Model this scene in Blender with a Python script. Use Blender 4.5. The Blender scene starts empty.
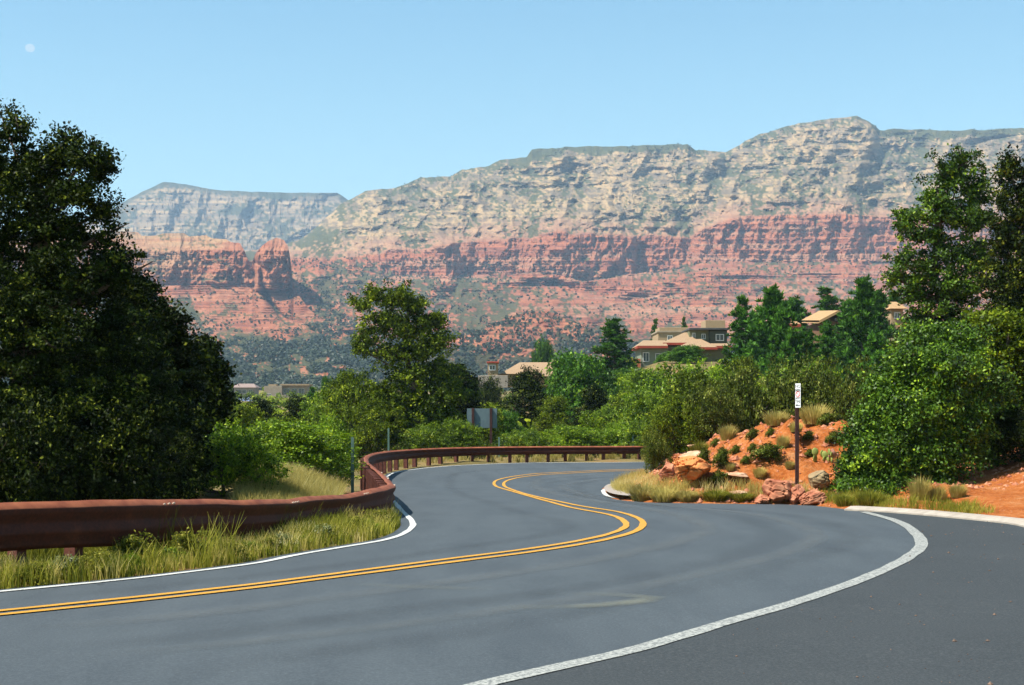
import bpy, bmesh, math, random
import numpy as np
from mathutils import Vector, Matrix
R = math.radians
F = 1500.0; CX = 512.0; HY = 405.0          # focal length in px, principal column, horizon row
scene = bpy.context.scene
col = scene.collection
rng = np.random.default_rng(7)
random.seed(7)

# ------------------------------------------------------------------ noise
def _hash(ix, iy, seed):
    h = (ix.astype(np.int64) * 374761393 + iy.astype(np.int64) * 668265263 + seed * 974634777) & 0xFFFFFFFF
    h = ((h ^ (h >> 13)) * 1274126177) & 0xFFFFFFFF
    h = ((h ^ (h >> 16)) * 2246822519) & 0xFFFFFFFF
    return ((h ^ (h >> 15)) & 0xFFFF) / 65535.0
def vnoise(x, y, seed=0):
    x, y = np.broadcast_arrays(np.asarray(x, float), np.asarray(y, float))
    ix = np.floor(x); iy = np.floor(y)
    fx = x - ix; fy = y - iy
    fx = fx * fx * fx * (fx * (fx * 6 - 15) + 10); fy = fy * fy * fy * (fy * (fy * 6 - 15) + 10)
    a = _hash(ix, iy, seed); b = _hash(ix + 1, iy, seed)
    c = _hash(ix, iy + 1, seed); d = _hash(ix + 1, iy + 1, seed)
    return (a + (b - a) * fx) * (1 - fy) + (c + (d - c) * fx) * fy
def fbm(x, y, oct=4, seed=0, gain=0.5):
    s = 0; a = 1; t = 0
    for o in range(oct):
        s = s + a * vnoise(x * 2 ** o + 17.3 * o, y * 2 ** o + 9.1 * o, seed + o * 31)
        t += a; a *= gain
    return s / t
def ridged(x, y, oct=4, seed=0, gain=0.5):
    s = 0; a = 1; t = 0
    for o in range(oct):
        n = vnoise(x * 2 ** o + 5.7 * o, y * 2 ** o + 3.3 * o, seed + o * 57)
        s = s + a * (1 - np.abs(2 * n - 1)); t += a; a *= gain
    return s / t
def ss(t):
    t = np.clip(t, 0, 1); return t * t * (3 - 2 * t)
def ip(x, pts):
    return np.interp(x, [p[0] for p in pts], [p[1] for p in pts])

# ------------------------------------------------------------------ ground profile
_gy = np.arange(-20, 100.01, 0.25)
_gz = ip(_gy, [(-20, -1.95), (5, -1.97), (10, -2.0), (16.5, -2.05), (25, -2.13), (36, -2.35), (50, -2.85), (59, -3.2), (64, -3.28), (75, -2.83), (80, -2.8), (100, -3.0)])
_k = np.ones(13) / 13
_gz[8:-8] = np.convolve(_gz, _k, 'same')[8:-8]
def gprof(Y):
    return np.where(np.asarray(Y) < 99, np.interp(Y, _gy, _gz),
        ip(Y, [(99, -3.0), (150, -3.6), (300, -1.2), (500, 2.4), (800, 7), (1000, 10), (1500, 12), (9000, 14)]))
_m = (_gy >= 4) & (_gy < 82)
_row = HY - F * _gz[_m] / _gy[_m]
_row = np.minimum.accumulate(_row)
def unp(px, py):                      # a point of the road seen at pixel (px, py) -> plan x, y
    Y = float(np.interp(-py, -_row, _gy[_m]))
    return ((px - CX) / F * Y, Y)
def at(px, Y, py):
    return Vector(((px - CX) / F * Y, Y, (HY - py) / F * Y))
def catmull(P, n=6):
    P = [np.array(p, float) for p in P]
    Q = [2 * P[0] - P[1]] + P + [2 * P[-1] - P[-2]]
    out = []
    for i in range(1, len(Q) - 2):
        a, b, c, d = Q[i - 1:i + 3]
        for k in range(n):
            t = k / n
            out.append(0.5 * ((2 * b) + (c - a) * t + (2 * a - 5 * b + 4 * c - d) * t * t + (3 * b - a - 3 * c + d) * t ** 3))
    out.append(P[-1]); return out
def resample(P, step):
    P = np.array(P); L = np.r_[0, np.cumsum(np.linalg.norm(np.diff(P, axis=0), axis=1))]
    s = np.linspace(0, L[-1], max(2, int(L[-1] / step) + 1))
    return np.stack([np.interp(s, L, P[:, k]) for k in range(P.shape[1])], 1)

# ------------------------------------------------------------------ objects
def tag(o, label=None, cat=None, group=None, kind=None):
    if label: o['label'] = label
    if cat: o['category'] = cat
    if group: o['group'] = group
    if kind: o['kind'] = kind
    return o
def link(name, me, parent=None):
    o = bpy.data.objects.new(name, me); col.objects.link(o)
    if parent is not None: o.parent = parent
    return o
def empty(name, loc, label=None, cat=None, group=None, rz=0):
    o = bpy.data.objects.new(name, None); col.objects.link(o)
    o.location = loc; o.rotation_euler = (0, 0, rz); o.empty_display_size = 0.3
    return tag(o, label, cat, group)
def npmesh(name, V, Fc, mat, attrs=None, smooth=False):
    V = np.asarray(V, np.float32); Fc = np.asarray(Fc, np.int32)
    k = Fc.shape[1]
    me = bpy.data.meshes.new(name)
    me.vertices.add(len(V)); me.vertices.foreach_set('co', V.ravel())
    me.loops.add(Fc.size); me.loops.foreach_set('vertex_index', Fc.ravel())
    me.polygons.add(len(Fc)); me.polygons.foreach_set('loop_start', np.arange(0, Fc.size, k, dtype=np.int32))
    me.polygons.foreach_set('use_smooth', np.full(len(Fc), smooth))
    me.update(calc_edges=True)
    for n, a in (attrs or {}).items():
        a = np.asarray(a, np.float32)
        if a.ndim == 1:
            t = me.attributes.new(n, 'FLOAT', 'POINT'); t.data.foreach_set('value', a)
        else:
            t = me.attributes.new(n, 'FLOAT_COLOR', 'POINT')
            t.data.foreach_set('color', np.c_[a, np.ones(len(a))].astype(np.float32).ravel())
    me.materials.append(mat)
    return me
class MB:                             # collects boxes, tubes and polygons into ONE mesh
    def __init__(s): s.v = []; s.f = []
    def poly(s, pts):
        b = len(s.v); s.v += [tuple(p) for p in pts]; s.f.append(tuple(range(b, b + len(pts))))
    def box(s, x0, x1, y0, y1, z0, z1):
        b = len(s.v)
        s.v += [(x0, y0, z0), (x1, y0, z0), (x1, y1, z0), (x0, y1, z0), (x0, y0, z1), (x1, y0, z1), (x1, y1, z1), (x0, y1, z1)]
        s.f += [tuple(b + i for i in q) for q in ((0, 3, 2, 1), (4, 5, 6, 7), (0, 1, 5, 4), (1, 2, 6, 5), (2, 3, 7, 6), (3, 0, 4, 7))]
        return s
    def tube(s, P, rad, n=7):
        P = [Vector(p) for p in P]
        b0 = len(s.v)
        for i, p in enumerate(P):
            d = (P[min(i + 1, len(P) - 1)] - P[max(i - 1, 0)]).normalized()
            u = d.orthogonal().normalized() if abs(d.z) < .9 else Vector((1, 0, 0)).cross(d).normalized()
            w = d.cross(u)
            for k in range(n):
                a = 2 * math.pi * k / n
                s.v.append(tuple(p + (u * math.cos(a) + w * math.sin(a)) * rad[i]))
        for i in range(len(P) - 1):
            for k in range(n):
                a = b0 + i * n + k; c = b0 + i * n + (k + 1) % n
                s.f.append((a, c, c + n, a + n))
        s.f.append(tuple(b0 + k for k in range(n))[::-1]); s.f.append(tuple(b0 + (len(P) - 1) * n + k for k in range(n)))
        return s
    def mesh(s, name, mat, smooth=False, bevel=0):
        me = bpy.data.meshes.new(name); me.from_pydata(s.v, [], s.f); me.validate()
        bm = bmesh.new(); bm.from_mesh(me)
        bmesh.ops.recalc_face_normals(bm, faces=bm.faces[:])
        if bevel: bmesh.ops.bevel(bm, geom=bm.edges[:], offset=bevel, segments=1, affect='EDGES')
        bm.to_mesh(me); bm.free()
        me.materials.append(mat)
        if smooth: me.polygons.foreach_set('use_smooth', [True] * len(me.polygons))
        return me
    def build(s, name, mat, parent=None, smooth=False, bevel=0):
        return link(name, s.mesh(name, mat, smooth, bevel), parent)

# ------------------------------------------------------------------ materials
def newmat(name):
    m = bpy.data.materials.new(name); m.use_nodes = True
    nt = m.node_tree; b = nt.nodes['Principled BSDF']
    return m, nt, b
def N(nt, t, **kw):
    n = nt.nodes.new(t)
    for k, v in kw.items():
        if k in n.inputs: n.inputs[k].default_value = v
        else: setattr(n, k, v)
    return n
def ramp(nt, fac, stops):
    r = nt.nodes.new('ShaderNodeValToRGB'); e = r.color_ramp.elements
    e[0].position, e[0].color = stops[0][0], (*stops[0][1], 1)
    e[1].position, e[1].color = stops[-1][0], (*stops[-1][1], 1)
    for p, c in stops[1:-1]:
        q = e.new(p); q.color = (*c, 1)
    nt.links.new(fac, r.inputs[0]); return r.outputs[0]
def noisetex(nt, scale, detail=4, rough=.55, coord='Object', stretch=None):
    tc = nt.nodes.new('ShaderNodeTexCoord'); o = tc.outputs[coord]
    if stretch:
        mp = nt.nodes.new('ShaderNodeMapping'); mp.inputs['Scale'].default_value = stretch
        nt.links.new(o, mp.inputs['Vector']); o = mp.outputs[0]
    n = N(nt, 'ShaderNodeTexNoise', Scale=scale, Detail=detail, Roughness=rough)
    nt.links.new(o, n.inputs['Vector']); return n.outputs['Fac']
def mixc(nt, fac, a, b, mode='MIX'):
    m = nt.nodes.new('ShaderNodeMix'); m.data_type = 'RGBA'; m.blend_type = mode
    for s, v in ((m.inputs[0], fac), (m.inputs[6], a), (m.inputs[7], b)):
        if isinstance(v, (int, float)): s.default_value = v
        elif isinstance(v, tuple): s.default_value = (*v, 1)
        else: nt.links.new(v, s)
    return m.outputs[2]
def bump(nt, b, h, strength=.4, dist=.05):
    n = N(nt, 'ShaderNodeBump', Strength=strength, Distance=dist)
    nt.links.new(h, n.inputs['Height']); nt.links.new(n.outputs[0], b.inputs['Normal'])
def simple(name, c1, c2, scale=3, rough=.8, bumpd=0, spec=.3, metal=0, stretch=None):
    m, nt, b = newmat(name)
    f = noisetex(nt, scale, 5, .6, stretch=stretch)
    nt.links.new(ramp(nt, f, [(.3, c1), (.7, c2)]), b.inputs['Base Color'])
    b.inputs['Roughness'].default_value = rough; b.inputs['Specular IOR Level'].default_value = spec
    b.inputs['Metallic'].default_value = metal
    if bumpd: bump(nt, b, f, .6, bumpd)
    return m
def leafmat(name, dark, light, trans=.3, hi=None, spec=.25):
    m, nt, b = newmat(name)
    a = nt.nodes.new('ShaderNodeAttribute'); a.attribute_name = 'tint'
    st = [(0, dark), (.8 if hi else 1, light)] + ([(1, hi)] if hi else [])
    c = ramp(nt, a.outputs['Fac'], st)
    oi = nt.nodes.new('ShaderNodeObjectInfo')
    hs = N(nt, 'ShaderNodeHueSaturation'); nt.links.new(c, hs.inputs['Color'])
    mr = N(nt, 'ShaderNodeMapRange'); mr.inputs['To Min'].default_value = .8; mr.inputs['To Max'].default_value = 1.2
    nt.links.new(oi.outputs['Random'], mr.inputs['Value']); nt.links.new(mr.outputs[0], hs.inputs['Value'])
    nt.links.new(hs.outputs[0], b.inputs['Base Color'])
    b.inputs['Roughness'].default_value = .5; b.inputs['Specular IOR Level'].default_value = spec
    t = nt.nodes.new('ShaderNodeBsdfTranslucent'); nt.links.new(hs.outputs[0], t.inputs[0])
    mx = N(nt, 'ShaderNodeMixShader', Fac=trans)
    nt.links.new(b.outputs[0], mx.inputs[1]); nt.links.new(t.outputs[0], mx.inputs[2])
    nt.links.new(mx.outputs[0], nt.nodes['Material Output'].inputs[0])
    return m

M = {}
M['bark'] = simple('bark', (.05, .03, .02), (.16, .11, .08), 6, .9, .03, stretch=(4, 4, 1))
M['oak'] = leafmat('oak_leaf', (.02, .05, .003), (.20, .31, .008), .34, (.40, .46, .025))
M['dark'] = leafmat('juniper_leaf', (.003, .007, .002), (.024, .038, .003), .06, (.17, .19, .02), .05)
M['juniper'] = leafmat('light_juniper_leaf', (.010, .024, .002), (.15, .21, .008), .26, (.36, .40, .025), .1)
M['pine'] = leafmat('pine_needle', (.008, .030, .006), (.085, .21, .018), .2, (.18, .32, .03), .12)
M['bright'] = leafmat('bright_leaf', (.015, .055, .003), (.085, .20, .008), .28, (.2, .33, .02))
M['glossy'] = leafmat('glossy_leaf', (.005, .018, .002), (.095, .19, .008), .22, (.30, .42, .02), .25)
M['sage'] = leafmat('chaparral_leaf', (.012, .022, .003), (.12, .155, .014), .22, (.30, .32, .07), .1)
M['grass'] = leafmat('dry_grass', (.30, .25, .06), (.56, .46, .14), .5, (.70, .60, .28), .1)
M['greengrass'] = leafmat('green_grass', (.06, .08, .008), (.30, .29, .035), .45, (.52, .45, .10), .1)
M['weed'] = leafmat('weed_leaf', (.05, .07, .02), (.22, .25, .08), .3, (.65, .65, .42), .1)
M['woodland'] = leafmat('woodland_leaf', (.016, .028, .012), (.045, .062, .022), .1)

# ------------------------------------------------------------------ world, sun, camera
SUN_EL, SUN_AZ = 56, 250   # azimuth clockwise from +Y: the sun stands high to the left, slightly behind the camera
az = R(SUN_AZ); el = R(SUN_EL)
sdir = Vector((math.sin(az) * math.cos(el), math.cos(az) * math.cos(el), math.sin(el)))
w = bpy.data.worlds.new("World"); scene.world = w; w.use_nodes = True
nt = w.node_tree; bg = nt.nodes['Background']
sky = nt.nodes.new('ShaderNodeTexSky'); sky.sky_type = 'NISHITA'; sky.sun_disc = False
sky.sun_elevation = el; sky.sun_rotation = az
sky.air_density = 1.0; sky.dust_density = .9; sky.ozone_density = 1.6; sky.altitude = 1300
# a thin veil of cirrus low over the left-hand horizon
tc = nt.nodes.new('ShaderNodeTexCoord')
mp = nt.nodes.new('ShaderNodeMapping'); mp.inputs['Scale'].default_value = (1.2, 1.2, 12)
nt.links.new(tc.outputs['Generated'], mp.inputs[0])
cn = N(nt, 'ShaderNodeTexNoise', Scale=2.2, Detail=5, Roughness=.55); nt.links.new(mp.outputs[0], cn.inputs['Vector'])
cr = nt.nodes.new('ShaderNodeMapRange'); cr.inputs['From Min'].default_value = .5; cr.inputs['From Max'].default_value = .75; cr.inputs['To Max'].default_value = .35
nt.links.new(cn.outputs['Fac'], cr.inputs[0])
sx = nt.nodes.new('ShaderNodeSeparateXYZ'); nt.links.new(tc.outputs['Generated'], sx.inputs[0])
lo = N(nt, 'ShaderNodeMapRange'); lo.inputs['From Min'].default_value = .20; lo.inputs['From Max'].default_value = .10; nt.links.new(sx.outputs['Z'], lo.inputs[0])
lf = N(nt, 'ShaderNodeMapRange'); lf.inputs['From Min'].default_value = .05; lf.inputs['From Max'].default_value = -.25; nt.links.new(sx.outputs['X'], lf.inputs[0])
m1 = N(nt, 'ShaderNodeMath'); m1.operation = 'MULTIPLY'; nt.links.new(lo.outputs[0], m1.inputs[0]); nt.links.new(lf.outputs[0], m1.inputs[1])
m2 = N(nt, 'ShaderNodeMath'); m2.operation = 'MULTIPLY'; nt.links.new(m1.outputs[0], m2.inputs[0]); nt.links.new(cr.outputs[0], m2.inputs[1])
skyt = mixc(nt, 1.0, sky.outputs[0], (.80, 1.14, 1.03), 'MULTIPLY')
pl_ = N(nt, 'ShaderNodeMapRange'); pl_.inputs['From Min'].default_value = .27; pl_.inputs['From Max'].default_value = .08; nt.links.new(sx.outputs['Z'], pl_.inputs[0])
skyt = mixc(nt, pl_.outputs[0], skyt, mixc(nt, 1.0, skyt, (1.55, 1.20, 1.02), 'MULTIPLY'))
skyc = mixc(nt, m2.outputs[0], skyt, (6.4, 8.0, 9.0))
nt.links.new(skyc, bg.inputs[0]); bg.inputs[1].default_value = 0.085
sl = bpy.data.lights.new('sun', 'SUN'); sl.energy = 5.0; sl.angle = R(.53); sl.color = (1, .95, .86)
so = bpy.data.objects.new('sun', sl); col.objects.link(so); so.rotation_euler = sdir.to_track_quat('Z', 'Y').to_euler()
cam = bpy.data.cameras.new('camera'); co = bpy.data.objects.new('camera', cam); col.objects.link(co); scene.camera = co
cam.lens = F / 1024 * 36; cam.sensor_width = 36; cam.shift_y = (HY - 342.5) / 1024
co.rotation_euler = (R(90), 0, 0); cam.clip_start = .1; cam.clip_end = 60000
scene.view_settings.view_transform = 'Standard'; scene.view_settings.look = 'None'
scene.view_settings.exposure = 1.08; scene.view_settings.gamma = 1
scene.cycles.use_denoising = True
scene.cycles.max_bounces = 6; scene.cycles.diffuse_bounces = 2; scene.cycles.glossy_bounces = 2
scene.cycles.transmission_bounces = 3; scene.cycles.volume_bounces = 0; scene.cycles.transparent_max_bounces = 8
scene.cycles.caustics_reflective = False; scene.cycles.caustics_refractive = False

# ------------------------------------------------------------------ road lines in plan
def ext(P, k=3.0):
    a = np.array(unp(*P[0])); b = np.array(unp(*P[1])); d = (a - b) / np.linalg.norm(a - b); return tuple(a + d * min(k * 4, (a[1] - 0.0) / max(-d[1], .01)))
WL = [(0, 592), (94, 583), (168, 575), (256, 563.6), (294, 555.8), (352, 546), (388, 539.5), (406, 532.5), (413, 525), (409, 518), (402, 511), (392, 500), (383, 489), (382, 482), (387, 477), (396, 472.5), (418, 469), (446, 466.4), (480, 464.6), (540, 462.8), (642, 462.2)]
WLp = [unp(*p) for p in WL]; WLp = [ext(WL)] + WLp + [(13, 77.5), (22, 82), (40, 96)]
WLp = np.array(catmull(WLp, 5))
YA = [(0, 611.5), (79, 603.5), (158, 595.5), (256, 584.5), (352, 572), (460, 558), (534, 548.5), (590, 539), (616, 532), (626, 526), (622, 520), (607, 514.5), (558, 504.5), (519, 493.5), (500, 488), (494, 483), (502, 478.8), (529, 474.5), (558, 472.6), (640, 469.6)]
YB = [(0, 615.5), (79, 607.5), (158, 599.2), (256, 588), (352, 575.5), (460, 561.5), (534, 552), (601, 541), (634, 532), (643, 525), (638, 518.5), (617, 512), (568, 503.8), (529, 495), (511, 489.4), (503.5, 484), (511, 479.5), (535, 475.6), (560, 473.9), (640, 470.8)]
YAp = catmull([ext(YA)] + [unp(*p) for p in YA] + [(12, 69), (20, 73), (40, 88)], 5)
YBp = catmull([ext(YB)] + [unp(*p) for p in YB] + [(12, 68.4), (20, 72.4), (40, 87.5)], 5)
RW = [(300, 742), (420, 704), (490, 683.5), (635, 650), (730, 622), (814, 597), (887, 569), (920, 548), (916, 534), (897, 521.5), (864, 512.3)]
RWp = catmull([(-3.2, 3.0)] + [unp(*p) for p in RW], 6)
FW = [(700, 484.6), (660, 484.2), (636, 484.6), (617, 486), (605, 489.3), (604, 493), (612, 497.4), (640, 500.8)]
FWp = catmull([unp(*p) for p in FW], 5)
# near edge of the bank (kerb), left to right
KB = [(612, 498.5), (640, 502), (700, 503.4), (798, 504.8), (854, 510), (900, 512.5), (960, 517.5), (1024, 524), (1100, 534)]
KBp = [unp(*p) for p in KB]
FE = [(604, 494.5), (601, 490.5), (606, 486.6), (622, 484), (660, 483.2)]      # nose and far edge of the bank
FEp = [unp(*p) for p in FE]
island = catmull([(34, 74), (18, 63.5), (10, 60.8)] + FEp[::-1] + KBp + [(14.5, 28), (19, 22), (26, 10), (30, -8)], 5)
def offset(P, d):
    P = np.array(P); T = np.gradient(P, axis=0); T /= np.linalg.norm(T, axis=1)[:, None]
    return P + np.c_[-T[:, 1], T[:, 0]] * d
left_edge = offset(WLp, 0.22)
asphalt = [tuple(p) for p in left_edge] + [tuple(p) for p in island]
asphalt = np.array(asphalt)
def inside(P, poly):
    x, y = P[:, 0], P[:, 1]; r = np.zeros(len(P), bool); n = len(poly); j = n - 1
    for i in range(n):
        xi, yi = poly[i]; xj, yj = poly[j]
        c = ((yi > y) != (yj > y)) & (x < (xj - xi) * (y - yi) / (yj - yi + 1e-12) + xi)
        r ^= c; j = i
    return r
def dist_line(P, L):
    d = np.full(len(P), 1e9)
    for a, b in zip(L[:-1], L[1:]):
        a = np.array(a); b = np.array(b); ab = b - a
        t = np.clip(((P - a) @ ab) / max(ab @ ab, 1e-9), 0, 1)
        d = np.minimum(d, np.hypot(*(P - a - t[:, None] * ab).T))
    return d
island_poly = np.array(list(map(tuple, island)) + [(80, -10), (80, 90)])
def terrain(X, Y, full=False):
    X = np.asarray(X, float); Y = np.asarray(Y, float); sh = np.broadcast(X, Y).shape
    X = np.broadcast_to(X, sh).ravel(); Y = np.broadcast_to(Y, sh).ravel()
    P = np.c_[X, Y]
    z = gprof(Y).copy()
    near = (Y < 110) & (np.abs(X) < 90)
    ina = np.zeros(len(P), bool); isl = np.zeros(len(P), bool); di = np.zeros(len(P))
    ina[near] = inside(P[near], asphalt)
    isl[near] = inside(P[near], island_poly)
    if isl.any(): di[isl] = dist_line(P[isl], island)
    # the red bank
    hb = 3.35 * ss(di / np.where(X > 7.5, 12.5, 10.0)) ** .85 + .10 * ss(di / 1.5)
    hb += ss(di / 3) * (.9 * (fbm(X / 5, Y / 5, 3, 3) - .5) + .30 * (fbm(X / 1.1, Y / 1.1, 3, 5) - .5))
    led = fbm(X / 9 + 4, Y / 9, 2, 8) * 1.2
    hb += .14 * (X < 10) * np.sin((di + led * 3) * 3.4) * ss(di / 2) * ss((12 - di) / 4)
    hb *= 1 - .72 * ss((X - 8) / 4.5) * (1 - ss((di - 8) / 10))
    hb += 1.0 * ss((X - 10.5) / 5) * ss(di / 5) - .5 * ss((X - 10.5) / 5) * ss((di - 7) / 4)
    z = z + np.where(isl, hb, 0)
    # hill with the houses
    px = CX + X / np.maximum(Y, 1) * F
    z = z + 8.2 * ss((px - 520) / 150) * ss((Y - 88) / 85) * (1 - ss((Y - 260) / 300))
    off = ~ina & ~isl
    z = z + np.where(off, .45 * ss((-3.6 - (Y - 30) * .1 - X) / 1.5) * ss((Y - 28) / 5) * ss((60 - Y) / 12), 0)
    dl = np.full(len(P), 50.0)
    q = off & near
    if q.any(): dl[q] = dist_line(P[q], left_edge)
    z = z + np.where(off, ss(dl / 2.5) * (.35 * (fbm(X / 3, Y / 3, 3, 11) - .5)) + .6 * ss((dl - 4) / 10) * (fbm(X / 12, Y / 12, 2, 12) - .6) * (Y > 5), 0)
    z = np.where(ina, z - .07, z)
    z = np.where(off, z - .03, z)
    if full: return z.reshape(sh), isl.reshape(sh), di.reshape(sh), dl.reshape(sh)
    return z.reshape(sh)
def gz(X, Y): return float(terrain(np.array([X]), np.array([Y]))[0])

def grid_faces(nr, nc):
    i = np.arange(nr - 1)[:, None] * nc + np.arange(nc - 1)[None]
    i = i.ravel(); return np.c_[i, i + 1, i + nc + 1, i + nc]
Yr = np.r_[np.arange(-12, 30, .6), np.arange(30, 92, .28), 92 * 1.035 ** np.arange(0, 137)]
U = np.linspace(-1.15, 1.15, 640)
YY, UU = np.meshgrid(Yr, U, indexing='ij'); XX = UU * (YY + 26)
Z, isl, di, dl = terrain(XX, YY, True)
m, nt, b = newmat('ground_soil')
a = nt.nodes.new('ShaderNodeAttribute'); a.attribute_name = 'soil'
f1 = noisetex(nt, 1.3, 8, .65); f2 = noisetex(nt, 9, 6, .7); f3 = noisetex(nt, .35, 4, .5)
red = ramp(nt, f1, [(.28, (.20, .045, .012)), (.45, (.36, .10, .02)), (.58, (.45, .15, .04)), (.72, (.52, .28, .13))])
red = mixc(nt, .35, red, ramp(nt, f2, [(.35, (.11, .02, .008)), (.5, (.38, .11, .025)), (.7, (.6, .32, .17))]))
lit = ramp(nt, f3, [(.3, (.10, .085, .03)), (.55, (.20, .15, .06)), (.7, (.26, .14, .06))])
nt.links.new(mixc(nt, a.outputs['Fac'], lit, red), b.inputs['Base Color']); b.inputs['Roughness'].default_value = .95
b.inputs['Specular IOR Level'].default_value = .1
bump(nt, b, f2, .9, .12)
nose = ss(1 - di / 1.6) * ss((4.5 - XX) / 1.2) * (YY > 44)
g = npmesh('ground', np.c_[XX.ravel(), YY.ravel(), Z.ravel()], grid_faces(len(Yr), 640), m, {'soil': (isl * 1.0).ravel()}, True)
tag(link('ground', g), kind='structure')

# ------------------------------------------------------------------ road surface
def flat(poly, name, mat, lift, stepY=.6):
    bm = bmesh.new()
    vs = [bm.verts.new((x, y, 0)) for x, y in poly]
    bm.faces.new(vs)
    bmesh.ops.triangulate(bm, faces=bm.faces[:])
    ys = [p[1] for p in poly]; y = min(ys) + stepY
    while y < max(ys):
        bmesh.ops.bisect_plane(bm, geom=bm.verts[:] + bm.edges[:] + bm.faces[:], plane_co=(0, y, 0), plane_no=(0, 1, 0), dist=1e-5)
        y += stepY
    for v in bm.verts: v.co.z = float(np.interp(v.co.y, _gy, _gz)) + lift
    bmesh.ops.recalc_face_normals(bm, faces=bm.faces[:])
    if sum(f.normal.z for f in bm.faces) < 0: bmesh.ops.reverse_faces(bm, faces=bm.faces[:])
    me = bpy.data.meshes.new(name); bm.to_mesh(me); bm.free(); me.materials.append(mat)
    me.polygons.foreach_set('use_smooth', [True] * len(me.polygons))
    return tag(link(name, me), kind='structure')
m, nt, b = newmat('asphalt')
fa = noisetex(nt, 42, 5, .8); fb = noisetex(nt, .45, 6, .6); fc = noisetex(nt, 1.2, 5, .6, stretch=(1, .25, 1))
basec = ramp(nt, fb, [(.25, (.037, .047, .055)), (.5, (.046, .057, .066)), (.75, (.055, .067, .077))])
basec = mixc(nt, .5, basec, ramp(nt, fa, [(.34, (.014, .018, .022)), (.5, (.046, .058, .068)), (.66, (.14, .16, .17))]))
basec = mixc(nt, .35, basec, ramp(nt, fc, [(.35, (.045, .054, .062)), (.6, (.075, .088, .096))]))
nt.links.new(basec, b.inputs['Base Color']); b.inputs['Roughness'].default_value = .8; b.inputs['Specular IOR Level'].default_value = .25
bump(nt, b, fa, .5, .01); M['asphalt'] = m
flat([tuple(p) for p in asphalt], 'road', m, 0)
m2, nt, b = newmat('shoulder_asphalt')
fa = noisetex(nt, 42, 5, .8); fb = noisetex(nt, .6, 6, .65)
basec = ramp(nt, fb, [(.25, (.030, .035, .038)), (.6, (.040, .045, .048)), (.8, (.052, .056, .056))])
basec = mixc(nt, .45, basec, ramp(nt, fa, [(.34, (.010, .013, .015)), (.5, (.036, .043, .047)), (.66, (.11, .115, .115))]))
nt.links.new(basec, b.inputs['Base Color']); b.inputs['Roughness'].default_value = .85; b.inputs['Specular IOR Level'].default_value = .2
bump(nt, b, fa, .6, .012)
rwx = offset(RWp, .0)
kbx = np.array(catmull(KBp + [(14.5, 28), (19, 22), (26, 10), (30, -8)], 5))
kbx = np.array([p for p in kbx if p[0] > unp(866, 510)[0] or p[1] < 33])
sh = [tuple(p) for p in rwx] + [tuple(p) for p in offset(kbx, -.05)] + [(29, -7.8), (-3, -7.8)]
flat(sh, 'shoulder', m2, .004)
def ribbon(P, width, name, mat, lift, seed=0, taper=False):
    P = resample(P, .25); L = offset(P, width / 2); Rr = offset(P, -width / 2)
    n = len(P); wob = (fbm(np.arange(n) / 2.0, 0 * np.arange(n), 3, seed) - .5) * .03
    T = (L - Rr) / width; L = L + T * wob[:, None]
    wob = (fbm(np.arange(n) / 2.0, 3 + 0 * np.arange(n), 3, seed + 1) - .5) * .03
    Rr = Rr - T * wob[:, None]
    V = np.r_[np.c_[L, np.interp(L[:, 1], _gy, _gz) + lift], np.c_[Rr, np.interp(Rr[:, 1], _gy, _gz) + lift]]
    i = np.arange(n - 1); Fc = np.c_[i, i + n, i + n + 1, i + 1]
    return tag(link(name, npmesh(name, V, Fc, mat)), kind='structure')
def paint(name, c, worn, thr):
    m, nt, b = newmat(name)
    f = noisetex(nt, 28, 6, .75); g = noisetex(nt, 1.5, 4, .6)
    k = ramp(nt, f, [(thr - .05, (0, 0, 0)), (thr + .08, (1, 1, 1))])
    cc = mixc(nt, k, worn, mixc(nt, g, tuple(x * .8 for x in c), c))
    nt.links.new(cc, b.inputs['Base Color']); b.inputs['Roughness'].default_value = .7
    return m
white = paint('white_paint', (.55, .55, .52), (.22, .22, .21), .40)
white2 = paint('worn_white_paint', (.40, .40, .36), (.11, .115, .11), .48)
yellow = paint('yellow_paint', (.52, .25, .012), (.18, .12, .04), .38)
ribbon(WLp, .11, 'white_line', white, .010, 1)
ribbon(YAp, .125, 'yellow_line', yellow, .012, 3)
ribbon(YBp, .125, 'yellow_line', yellow, .012, 5)
ribbon(RWp, .19, 'white_line', white2, .011, 7)
ribbon(FWp, .14, 'white_line', white, .012, 9)
# worn wheel tracks and a pale scuff: thin soft-edged films on the asphalt
def film(name, c, amount):
    m, nt, b = newmat(name)
    a = nt.nodes.new('ShaderNodeAttribute'); a.attribute_name = 'edge'
    f = noisetex(nt, 1.1, 5, .6, stretch=(1.5, .6, 1)); g = noisetex(nt, 24, 4, .8)
    k = ramp(nt, f, [(.3, (.3, .3, .3)), (.65, (1, 1, 1))]); k2 = ramp(nt, g, [(.35, (.55, .55, .55)), (.6, (1, 1, 1))])
    q = mixc(nt, 1.0, mixc(nt, 1.0, k, k2, 'MULTIPLY'), a.outputs['Fac'], 'MULTIPLY'); q = mixc(nt, 1.0, q, (amount,) * 3, 'MULTIPLY')
    b.inputs['Base Color'].default_value = (*c, 1); b.inputs['Roughness'].default_value = .85
    t = nt.nodes.new('ShaderNodeBsdfTransparent'); mx = nt.nodes.new('ShaderNodeMixShader')
    nt.links.new(q, mx.inputs[0]); nt.links.new(t.outputs[0], mx.inputs[1]); nt.links.new(b.outputs[0], mx.inputs[2])
    nt.links.new(mx.outputs[0], nt.nodes['Material Output'].inputs[0]); return m
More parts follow.
